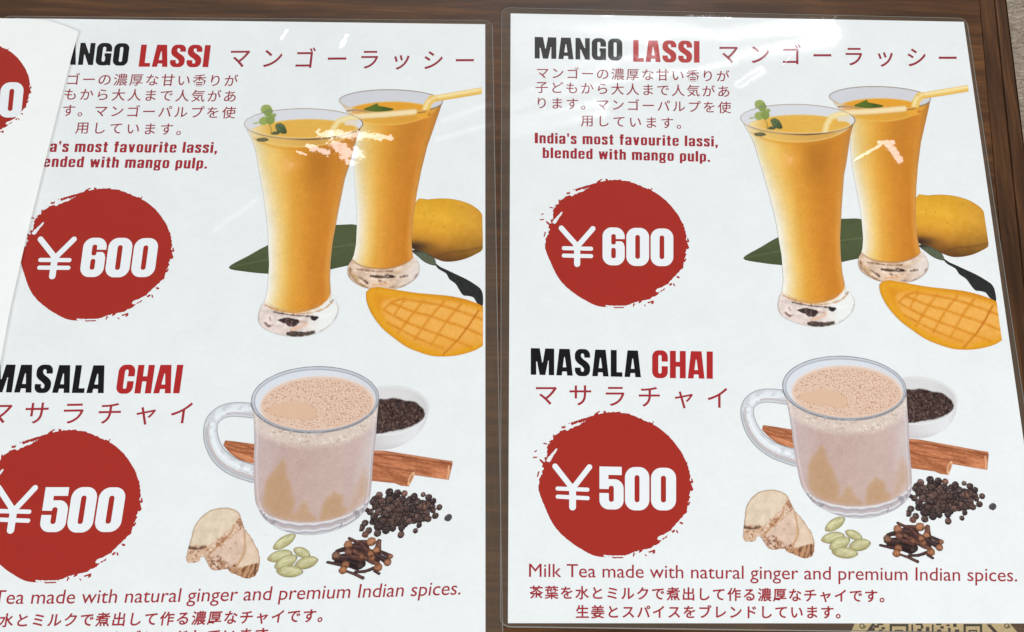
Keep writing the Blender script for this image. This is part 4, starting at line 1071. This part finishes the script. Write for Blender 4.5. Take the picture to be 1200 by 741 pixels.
def pepper():
    z = Z(1020, 550, 6.444)
    c = [(450, 82, 30), (378, 104, 28), (512, 92, 28), (563, 98, 26), (640, 122, 28), (706, 110, 20), (750, 132, 26), (790, 160, 24), (822, 268, 25), (772, 288, 26), (712, 292, 26),
         (712, 332, 22), (690, 373, 20), (586, 396, 27), (584, 345, 27), (520, 350, 24), (470, 362, 30), (410, 380, 28), (342, 358, 26), (285, 336, 28), (305, 302, 26), (330, 222, 26), (336, 150, 24), (303, 208, 18), (842, 208, 24), (800, 228, 22)]
    rg = random.Random(11)
    ctr = sd_poly
    hull = [(345, 120), (450, 90), (560, 110), (650, 130), (760, 160), (810, 230), (790, 280), (700, 300), (600, 330), (500, 345), (380, 350), (330, 290), (370, 220), (340, 170)]
    k = 0
    for _try in range(5000):
        if k >= 84: break
        x, y = rg.uniform(330, 810), rg.uniform(95, 355)
        if float(sd_poly(np.array([x]), np.array([y]), hull)[0]) > -6: continue
        if min(math.hypot(x - q[0], y - q[1]) for q in c) < 27 - k * .14: continue
        c.append((x, y, rg.uniform(25, 32))); k += 1
        
    front = c[:26]; mid = c[26:]; rg.shuffle(mid)
    p = Pic(1062, 554, 1158, 620, .5); X, Y = p.X, p.Y
    for i, (x, y, r) in enumerate(mid + front):
        (cx, cy), = z([(x, y)]); r = r / 6.444
        e = sd_ell(X, Y, cx, cy, r, r * .93, rg.uniform(0, 90)) + (vnoise(X, Y, 1.7, i) - .5) * .5; m = cov(e, .8)
        base = rg.choice([(74, 58, 54), (92, 70, 64), (64, 52, 50), (106, 80, 72), (80, 62, 56)])
        if (abs(x - 718) < 20 and abs(y - 206) < 22) or rg.random() < .05: base = (136, 96, 80)
        p.d = np.minimum(p.d, e); p.put(m, base)
        p.put(m * np.clip((-(Y - cy) - (X - cx) * .4) / r * .7 + .1, 0, 1), (base[0] + 44, base[1] + 38, base[2] + 36), .7)
        p.put(m * np.clip(((Y - cy)) / r * .9 - .1, 0, 1), (30, 24, 26), .8)
        p.put(m * (vnoise(X + i * 3, Y, 1.2, i) > .66), (36, 28, 29), .6); p.put(m * (vnoise(X + i, Y, 1.1, i + 9) > .82), (150, 138, 136), .6)
        p.put(cov(np.abs(e) - .3, .9), (28, 22, 24), .7)
    return p


def lone_pepper():
    p = Pic(1156, 588, 1170, 601, .4); X, Y = p.X, p.Y; e = sd_ell(X, Y, 1163.1, 594.3, 4.4, 4.1) + (vnoise(X, Y, 1.6, 3) - .5) * .7; p.d = e
    p.C[:] = (76, 72, 74); p.put((vnoise(X, Y, 1.5, 4) > .55) * 1., (120, 118, 118), .6); p.put(cov(np.abs(e) - .5, 1), (46, 42, 44), .8); return p


def cloves():
    z = Z(1020, 550, 6.444); p = Pic(1028, 604, 1108, 664, .5); X, Y = p.X, p.Y; rg = random.Random(5)
    def stem(q, w, c):
        d, t, s = sd_path(X, Y, z(q)); w = w * 1.25 / 6.444 / 2; e = d - w * (0.8 + .35 * t) + (fbm(X, Y, 2, 3) - .5) * .5
        p.d = np.minimum(p.d, e); p.put(cov(e, .8), c); p.put(cov(np.abs(d - .0 + s * 0) - w * .3, .9) * (s < 0), tuple(v + 40 for v in c), .6); p.put(cov(np.abs(e) - .3, .8), (34, 24, 24), .6)
    def head(x, y, r, c):
        (cx, cy), = z([(x, y)]); r = r * 1.08 / 6.444; c = tuple(int(v * .9) for v in c); e = sd_ell(X, Y, cx, cy, r, r * .9, 30) + (fbm(X, Y, 1.6, int(x)) - .5) * 1.4; p.d = np.minimum(p.d, e)
        p.put(cov(e, .8), c); p.put(cov(e + r * .4, 2), tuple(min(255, v + 34) for v in c), .6); p.put(cov(np.abs(e) - .35, .9), (70, 44, 32), .6); p.put(cov(e, .8) * np.clip((Y - cy) / r - .2, 0, 1), (74, 46, 36), .7)
    D, Dm, Br = (70, 48, 46), (92, 60, 54), (112, 74, 62)
    for q, w, c in (([(150, 560), (300, 600)], 60, (52, 36, 36)), ([(250, 480), (420, 560)], 66, (62, 44, 42)), ([(120, 545), (240, 545)], 40, (66, 48, 46)), ([(230, 580), (320, 612)], 36, (44, 32, 32)), ([(270, 530), (330, 600)], 40, (52, 38, 38)),
                    ([(205, 410), (260, 436), (335, 440)], 20, Dm), ([(240, 470), (335, 482)], 40, D), ([(250, 500), (370, 560)], 26, Br), ([(430, 440), (430, 500)], 36, Br), ([(75, 578), (200, 604)], 20, D), ([(450, 512), (525, 548)], 22, D), ([(425, 535), (510, 585)], 30, (64, 46, 46)),
                    ([(345, 555), (450, 605)], 24, Br), ([(240, 540), (320, 560)], 30, Dm), ([(365, 500), (400, 560)], 30, (140, 92, 66)), ([(130, 500), (175, 490)], 26, (56, 42, 40)), ([(300, 450), (350, 500)], 24, Dm),
                    ([(225, 648), (290, 672), (355, 702)], 17, Dm), ([(290, 656), (360, 655), (430, 632)], 19, D), ([(430, 655), (470, 675)], 14, D)):
        stem(q, w, c)
    for x, y, r, c in ((320, 386, 24, (116, 76, 64)), (374, 440, 33, (186, 124, 86)), (205, 455, 30, (168, 112, 80)), (216, 506, 28, (128, 84, 66)), (422, 502, 24, (176, 116, 80)), (128, 530, 28, (132, 94, 74)), (382, 528, 24, (158, 104, 74)), (320, 612, 20, (66, 50, 48)),
                       (210, 600, 28, (150, 98, 66)), (196, 640, 28, (176, 114, 74)), (456, 630, 30, (168, 108, 72)), (520, 596, 26, (164, 108, 80)), (532, 552, 20, (158, 104, 78)), (320, 545, 22, (130, 84, 62))):
        head(x, y, r, c)
    p.put(cov(p.d, 1) * (vnoise(X, Y, 1.3, 50) > .74), (40, 28, 26), .5)
    return p


def add_pic(name, pic, parent, k):
    return pic.mesh(name, parent, L0 + LS * k, INK)


def ring(name, x0, y0, x1, y1, hole, mat, parent, z):
    """film border: rounded outside, the paper's outline inside"""
    r = 4.0; o = []
    for cx, cy, a0 in ((x1 - r, y0 + r, -90), (x1 - r, y1 - r, 0), (x0 + r, y1 - r, 90), (x0 + r, y0 + r, 180)):
        for i in range(9):
            a = math.radians(a0 + i * 90 / 8); o.append((cx + r * math.cos(a), cy + r * math.sin(a)))
    h = []
    TL, TR, BR, BL = hole
    seg = lambda a, b, n: [(a[0] + (b[0] - a[0]) * i / n, a[1] + (b[1] - a[1]) * i / n) for i in range(n)]
    def nearest(pt):     # project radially onto the hole polygon edges by corner blending
        poly = [TL, TR, BR, BL]; best = None
        for i in range(4):
            a = np.array(poly[i]); b = np.array(poly[(i + 1) % 4]); t = np.clip(np.dot(np.array(pt) - a, b - a) / np.dot(b - a, b - a), 0, 1); q = a + (b - a) * t
            d = np.hypot(*(q - pt)); 
            if best is None or d < best[0]: best = (d, tuple(q))
        return best[1]
    oo = []
    for i in range(len(o)):
        a, b = o[i], o[(i + 1) % len(o)]; n = max(1, int(math.hypot(b[0] - a[0], b[1] - a[1]) / 12)); oo += seg(a, b, n)
    # insert exact corners
    hh = [nearest(p) for p in oo]
    for c in (TL, TR, BR, BL):
        j = min(range(len(oo)), key=lambda i: math.hypot(hh[i][0] - c[0], hh[i][1] - c[1]) + .01 * math.hypot(oo[i][0] - c[0], oo[i][1] - c[1])); hh[j] = c
    n = len(oo); V = [(x * MM, -y * MM, z) for x, y in oo] + [(x * MM, -y * MM, z) for x, y in hh]
    Fc = [(i, n + i, n + (i + 1) % n, (i + 1) % n) for i in range(n)]
    b = mesh_ob(name, V, Fc, mat, parent)
    w = .22; V2 = []
    for i, (x, y) in enumerate(oo):
        tx = oo[(i + 1) % n][0] - oo[i - 1][0]; ty = oo[(i + 1) % n][1] - oo[i - 1][1]; l = math.hypot(tx, ty) or 1
        nx, ny = ty / l, -tx / l
        V2 += [((x + nx * w) * MM, -(y + ny * w) * MM, 0.00002), (x * MM, -y * MM, z + .00006), ((x - nx * w) * MM, -(y - ny * w) * MM, z + .00001)]
    F2 = []
    for i in range(n):
        j = (i + 1) % n; F2 += [(3 * i, 3 * i + 1, 3 * j + 1, 3 * j), (3 * i + 1, 3 * i + 2, 3 * j + 2, 3 * j + 1)]
    mesh_ob('cut_edge', V2, F2, RIM, b)
    return b


def paper(name, corners, parent, z=L0):
    top = [(x * MM, -y * MM, z) for x, y in corners]; bot = [(x, y, .00008) for x, y, _ in top]
    V = top + bot; Fc = [(3, 2, 1, 0)] + [(i, (i + 1) % 4, (i + 1) % 4 + 4, i + 4) for i in range(4)]
    return mesh_ob(name, V, Fc, PAPER, parent)


CJKX = (_v[:, 0].max() + _v[:, 0].min()) / 2
def cells(name, text, A, B, size, parent, k, mat, off=0.0, ys=1.0):
    V = []; Fc = []; q0 = 0; n = len(text)
    for i, ch in enumerate(text):
        if (ch, off) not in _gc: _gc[(ch, off)] = font_mesh(ch, off)
        v, f = _gc[(ch, off)]; t = i / max(1, n - 1)
        px = A[0] + (B[0] - A[0]) * t + (v[:, 0] - CJKX) / CJKW * size
        py = A[1] + (B[1] - A[1]) * t - (v[:, 1] - CJKC) / CJKW * size * ys
        u, w = P(px, py)
        V.append(np.c_[u * MM, -w * MM, np.full(len(u), L0 + LS * k)]); Fc += [tuple(q + q0 for q in p) for p in f]; q0 += len(v)
    return mesh_ob(name, np.vstack(V), Fc, mat, parent)


def price_digits(o, s, runs, parent, z):
    V = []; Fc = []; k = 0; q = Z(o[0], o[1], s)
    for ch, x0, x1, yt, yb, sl in runs:
        X, Y = np.meshgrid(np.arange(-.05, .68, .014), np.arange(-.05, 1.06, .014))
        v, f, _ = grid_mesh(X, Y, GL(ch, X, Y), None, .014)
        w = GW[ch]; pts = np.array(q([(0, 0)])[0])
        px = o[0] + (x0 + (x1 - x0) * v[:, 0] / w) / s; py = o[1] + (yb - (yb - yt) * v[:, 1] + sl * v[:, 0] / w) / s
        u, t = P(px, py); V.append(np.c_[u * MM, -t * MM, np.full(len(u), z)]); Fc.append(f[:, ::-1] + k); k += len(v)
    return mesh_ob('price_numeral', np.vstack(V), np.vstack(Fc), WHITE, parent)


def dup(o, parent=None):
    c = o.copy(); link(c)
    if parent: c.parent = parent
    for ch in list(o.children): dup(ch, c)
    return c


sheet = empty('menu_sheet'); S_ = sheet
c_mm = [tuple(float(v) for v in P(x, y)) for x, y in ((598.4, 16.4), (1129.3, 26.2), (1230, 731), (595.2, 730.7))]
paper('paper', c_mm, sheet)
K = 2
heavy_text('title_lettering', 'MANGO', (626.6, 69.2), (729.2, 71.6), 25.2, sheet, L0 + LS * K, BLACK)
heavy_text('title_lettering', 'LASSI', (742, 73.0), (819.6, 74.2), 25.3, sheet, L0 + LS * K, RED)
heavy_text('title_lettering', 'MASALA', (622, 439.8), (751, 442.8), 31.2, sheet, L0 + LS * K, BLACK)
heavy_text('title_lettering', 'CHAI', (764.2, 443.4), (835.2, 444.6), 32.0, sheet, L0 + LS * K, RED)
heavy_text('caption_lettering', "India's most favourite lassi,", (626.7, 168.6), (841, 172.6), 12.3, sheet, L0 + LS * K, CRIM, gap=.13, space=.36, st=.032)
heavy_text('caption_lettering', "blended with mango pulp.", (636, 185.8), (832, 190.4), 12.3, sheet, L0 + LS * K, CRIM, gap=.13, space=.36, st=.032)
cells('japanese_title', 'マンゴーラッシー', (853.5, 64.3), (1110.5, 69.3), 25.5, sheet, K, ROSE, .006)
for t, a, b in (('マンゴーの濃厚な甘い香りが', (635.8, 86.5), (847, 90.3)), ('子どもから大人まで人気があ', (634.8, 103.3), (848, 108.3)),
                ('ります。マンゴーパルプを使', (634.8, 121.7), (849, 127.0)), ('用しています。', (688.2, 142.5), (800.5, 145.6))):
    cells('japanese_paragraph', t, a, b, 15.8, sheet, K, ROSE, .004, .92)
cells('japanese_title', 'マサラチャイ', (640, 463.7), (841.5, 467.6), 29, sheet, K, CRIM, .004, .96)
line_text('caption_lettering', 'Milk Tea made with natural ginger and premium Indian spices.', (620, 676.6), (1191.8, 682.0), 15.4, sheet, L0 + LS * K, CRIM, .0)
cells('japanese_paragraph', '茶葉を水とミルクで煮出して作る濃厚なチャイです。', (628.6, 695.2), (1038.5, 699.6), 16.2, sheet, K, CRIM, .018)
cells('japanese_paragraph', '生姜とスパイスをブレンドしています。', (682.5, 717.9), (987.2, 718.5), 16.2, sheet, K, CRIM, .018)
# price discs
dp = disc_pic(); v, f, c = grid_mesh(dp.X, dp.Y, dp.d, None, dp.st)
def disc(name, px, py, k=2, parent=None):
    u, w = P(px, py); return mesh_ob(name, np.c_[u * MM, -w * MM, np.full(len(u), L0 + LS * k)], f[:, ::-1], DISC, parent)
d1 = disc('price_disc', v[:, 0], v[:, 1], parent=sheet)
d2 = disc('price_disc', 624.5 + (v[:, 0] - 632.6) * 1.0735, 481.5 + (v[:, 1] - 209.7) * 1.14, parent=sheet)
zt = L0 + LS * 4
yen((640, 250), 7.5, d1, zt, ([(133, 136), (272, 292)], [(410, 141), (275, 296)]), [(272, 292), (272, 450)], ([(155, 312), (395, 317)], [(155, 377), (395, 382)]), (46, 54, 35))
price_digits((640, 250), 7.5, [('6', 495, 690, 132, 458, 3), ('0', 704, 904, 136, 464, 2), ('0', 918, 1117, 142, 466, 1)], d1, zt)
yen((640, 530), 7.5, d2, zt, ([(78, 128), (232, 325)], [(380, 135), (232, 325)]), [(232, 325), (232, 486)], ([(100, 324), (362, 334)], [(102, 395), (364, 409)]), (48, 60, 36))
price_digits((640, 530), 7.5, [('5', 468, 680, 130, 502, 4), ('0', 692, 906, 138, 511, 2), ('0', 921, 1141, 145, 512, 1)], d2, zt)
# food photographs printed on the sheet
add_pic('printed_leaf', leaf_pic(), sheet, 2)
add_pic('printed_mango', mango(), sheet, 2)
add_pic('printed_dark_leaf', stem_leaf(), sheet, 3)
bgp = add_pic('printed_tumbler', back_glass(), sheet, 4)
add_pic('printed_straw', straw(), bgp, 5)
add_pic('printed_mango_slice', mango_slice(), sheet, 5)
add_pic('printed_tumbler', front_glass(), sheet, 6)
add_pic('printed_bowl', bowl(), sheet, 2)
add_pic('printed_cinnamon', cinnamon_right(), sheet, 3)
add_pic('printed_pepper', pepper(), sheet, 3)
add_pic('printed_mug', mug(), sheet, 4)
add_pic('printed_cinnamon', cinnamon_left(), sheet, 3)
add_pic('printed_peppercorn', lone_pepper(), sheet, 2)
add_pic('printed_cloves', cloves(), sheet, 5)
for k in range(3): add_pic('printed_ginger', ginger(k), sheet, 2 + k)
for k, q in enumerate((0, 1, 2, 3, 4, 5)): add_pic('printed_cardamom_pod', seed_pods(q), sheet, 2 + k)

# the second print of the same sheet, then each sheet's own film border
left = dup(sheet)
def warp_uv(u, w):
    a = u / 210; b = w / 297; g = np.stack([a ** i * b ** j for i in range(4) for j in range(4 - i)], -1)
    dlt = g @ WARP; return u + dlt[..., 0], w + dlt[..., 1]
def warp_tree(o):
    for ch in o.children:
        me = ch.data.copy(); ch.data = me
        q = np.zeros(len(me.vertices) * 3); me.vertices.foreach_get('co', q); q = q.reshape(-1, 3)
        u, w = warp_uv(q[:, 0] / MM, -q[:, 1] / MM); q[:, 0] = u * MM; q[:, 1] = -w * MM
        me.vertices.foreach_set('co', q.ravel()); me.update(); warp_tree(ch)
warp_tree(left)
cl_mm = [tuple(float(v) for v in warp_uv(np.array(a), np.array(b))) for a, b in c_mm]
left.location = (LEFT_POS[0] * MM, -LEFT_POS[1] * MM, -0.00003); left.rotation_euler = (0, 0, -LEFT_POS[2])
G = 'drinks menu sheets on the table'
tag(sheet, 'laminated mango lassi and chai menu sheet lying uncovered, right of the other', 'menu sheet', G)
tag(left, 'laminated mango lassi and chai menu sheet partly covered by another white sheet', 'menu sheet', G)
bm_ = [float(v) for p in ((588, 12), (1134, 22)) for v in P(*p)]
ring('laminate_border', c_mm[0][0] - 4.2, c_mm[0][1] - 3.4, c_mm[1][0] + 1.6, c_mm[2][1] + 4.2, c_mm, BORDER, sheet, L0 - .00002)
ring('laminate_border', cl_mm[0][0] - 6, cl_mm[1][1] - 2.3, cl_mm[1][0] + 3.3, cl_mm[2][1] + 6, cl_mm, BORDER, left, L0 - .00002)

# ------------------------------------------------------------------ the sheet lying over the left one
top = empty('menu_sheet'); tag(top, 'white menu sheet at the left edge showing only a red disc and a 0', 'menu sheet', G)
o = [(-150, 19), (0, 21.5), (40, 22.3), (55, 23.5), (66, 27), (78, 31), (91.5, 36.5), (91.5, 38), (84, 66), (66, 136), (48, 208), (30, 282), (12, 360), (0, 425), (-20, 520), (-40, 640), (-200, 640)]
TZ = 1.5
pts = [ztilt(x, y, TZ) for x, y in o]
top.location = (pts[1][0] * MM, pts[1][1] * MM, 0)
ox, oy = pts[1][0], pts[1][1]
def lift(x, y):      # the sheet lies over the film edge below it and rises a little towards its own edge
    return TZ * MM
V = [((p[0] - ox) * MM, (p[1] - oy) * MM, TZ * MM) for p in pts]; n = len(V)
V += [(a, b, TZ * MM - .00030) for a, b, _ in V]
mesh_ob('paper', V, [tuple(range(n))[::-1], ] + [(i, (i + 1) % n, (i + 1) % n + n, i + n) for i in range(n)], PAPER2, top)
# its own disc and the last numeral, measured on this sheet
def onto_top(px, py, k):
    r = []
    u, w = P(px, py)
    X = u; Y = -w; Zt = TZ + k * .03
    cx, cy, cz = CAM; t = (Zt - cz) / (0 - cz); X = cx + (X - cx) * t; Y = cy + (Y - cy) * t
    return np.c_[(X - ox) * MM, (Y - oy) * MM, np.full(len(X), Zt * MM)]
sx = (v[:, 0] - 720) / 87; sy = (v[:, 1] - 286) / 76
dpx = -24 + sx * 60.5 - sy * 4.0; dpy = 103.5 + sy * 55.5 + sx * 1.5
d3 = mesh_ob('price_disc', onto_top(dpx, dpy, 1), f[:, ::-1], DISC, top)
Xg, Yg = np.meshgrid(np.arange(-.05, .68, .014), np.arange(-.05, 1.06, .014)); gv, gf, _ = grid_mesh(Xg, Yg, GL('0', Xg, Yg), None, .014)
px = -2.5 + gv[:, 0] / .61 * 27 + gv[:, 1] * 4.0; py = 137.5 - gv[:, 1] * 40.5
mesh_ob('price_numeral', onto_top(px, py, 2), gf[:, ::-1], WHITE, d3)

# ------------------------------------------------------------------ patterned card under the near edge
card = empty('patterned_card'); tag(card, 'gold card with a black square and scroll pattern under the bottom right edge', 'card')
GOLD, nt, b = base_mat('pale_gold_card'); b.inputs['Roughness'].default_value = .5
gg = N(nt, 'ShaderNodeNewGeometry'); gn = noise(nt, gg.outputs['Position'], 500, 3, .6)
nt.links.new(vscale(nt, (.80, .62, .32), mth(nt, 'MULTIPLY_ADD', gn.outputs['Fac'], .5, .75)), b.inputs['Base Color'])
DARK, nt, b = base_mat('black_print'); b.inputs['Base Color'].default_value = (.012, .011, .010, 1); b.inputs['Roughness'].default_value = .5
cp = [ztilt(x, y, .05) for x, y in ((1003, 727), (1180, 727), (1193, 742), (1215, 790), (985, 790), (997, 742))]
cpc = [(p[0] * MM, p[1] * MM, .00006) for p in cp]
cpb = [(a, b_, .00001) for a, b_, _ in cpc]
base_o = mesh_ob('card_face', cpc + cpb, [(5, 4, 3, 2, 1, 0)] + [(i, (i + 1) % 6, (i + 1) % 6 + 6, i + 6) for i in range(6)], GOLD, card)
pv = []; pf = []
def quad(x0, y0, x1, y1, sk=0):
    k = len(pv)
    for x, y in ((x0, y0), (x1, y0), (x1 + sk, y1), (x0 + sk, y1)):
        q = ztilt(x, y, 0); pv.append((q[0] * MM, q[1] * MM, .00009))
    pf.append((k + 3, k + 2, k + 1, k))
def frame(cx, y0, w, h, t):
    quad(cx - w, y0, cx + w, y0 + t); quad(cx - w, y0 + t, cx - w + t, y0 + h); quad(cx + w - t, y0 + t, cx + w, y0 + h); quad(cx - w + t, y0 + h - t, cx + w - t, y0 + h)
for cx in (1053.5, 1140): frame(cx, 731.5, 11, 22, 2.8); frame(cx, 738.5, 5, 9, 1.6)
for i, (a, b_, c_, d_) in enumerate(((1028, 730.6, 1035, 733), (1024, 733, 1030, 736), (1033, 735, 1037, 738), (1020, 736, 1025, 740), (1030, 738, 1034, 742), (1068, 732, 1070, 740), (1073, 731, 1081, 733), (1079, 733, 1082, 737),
    (1085, 735, 1089, 742), (1075, 737, 1080, 742), (1092, 732, 1094, 741), (1097, 731, 1103, 733), (1102, 734, 1106, 737), (1098, 738, 1103, 742), (1109, 732, 1113, 734), (1111, 736, 1114, 741), (1117, 731, 1121, 735), (1119, 738, 1124, 742), (1071, 744, 1090, 747), (1096, 745, 1120, 748))):
    quad(a, b_, c_, d_)
quad(1155, 731, 1160, 731.6, 8); quad(1156, 732, 1161, 742, 9)
quad(1022, 731, 1026, 742, -8)
mesh_ob('square_pattern', pv, pf, DARK, card)
for (sx0, sy0, sr) in ((1010.5, 733.6, 3.8), (1180, 733.5, 3.6)):
    a = []; m = 40
    for i in range(m + 1):
        t = i / m * 2.6 * math.pi; r = sr * (1 - .6 * i / m)
        for w in (-.6, .6):
            q = ztilt(sx0 + (r + w) * math.cos(t), sy0 + (r + w) * math.sin(t) * .9, 0); a.append((q[0] * MM, q[1] * MM, .00009))
    mesh_ob('scroll', a, [(2 * i, 2 * i + 1, 2 * i + 3, 2 * i + 2) for i in range(m)], DARK, card)
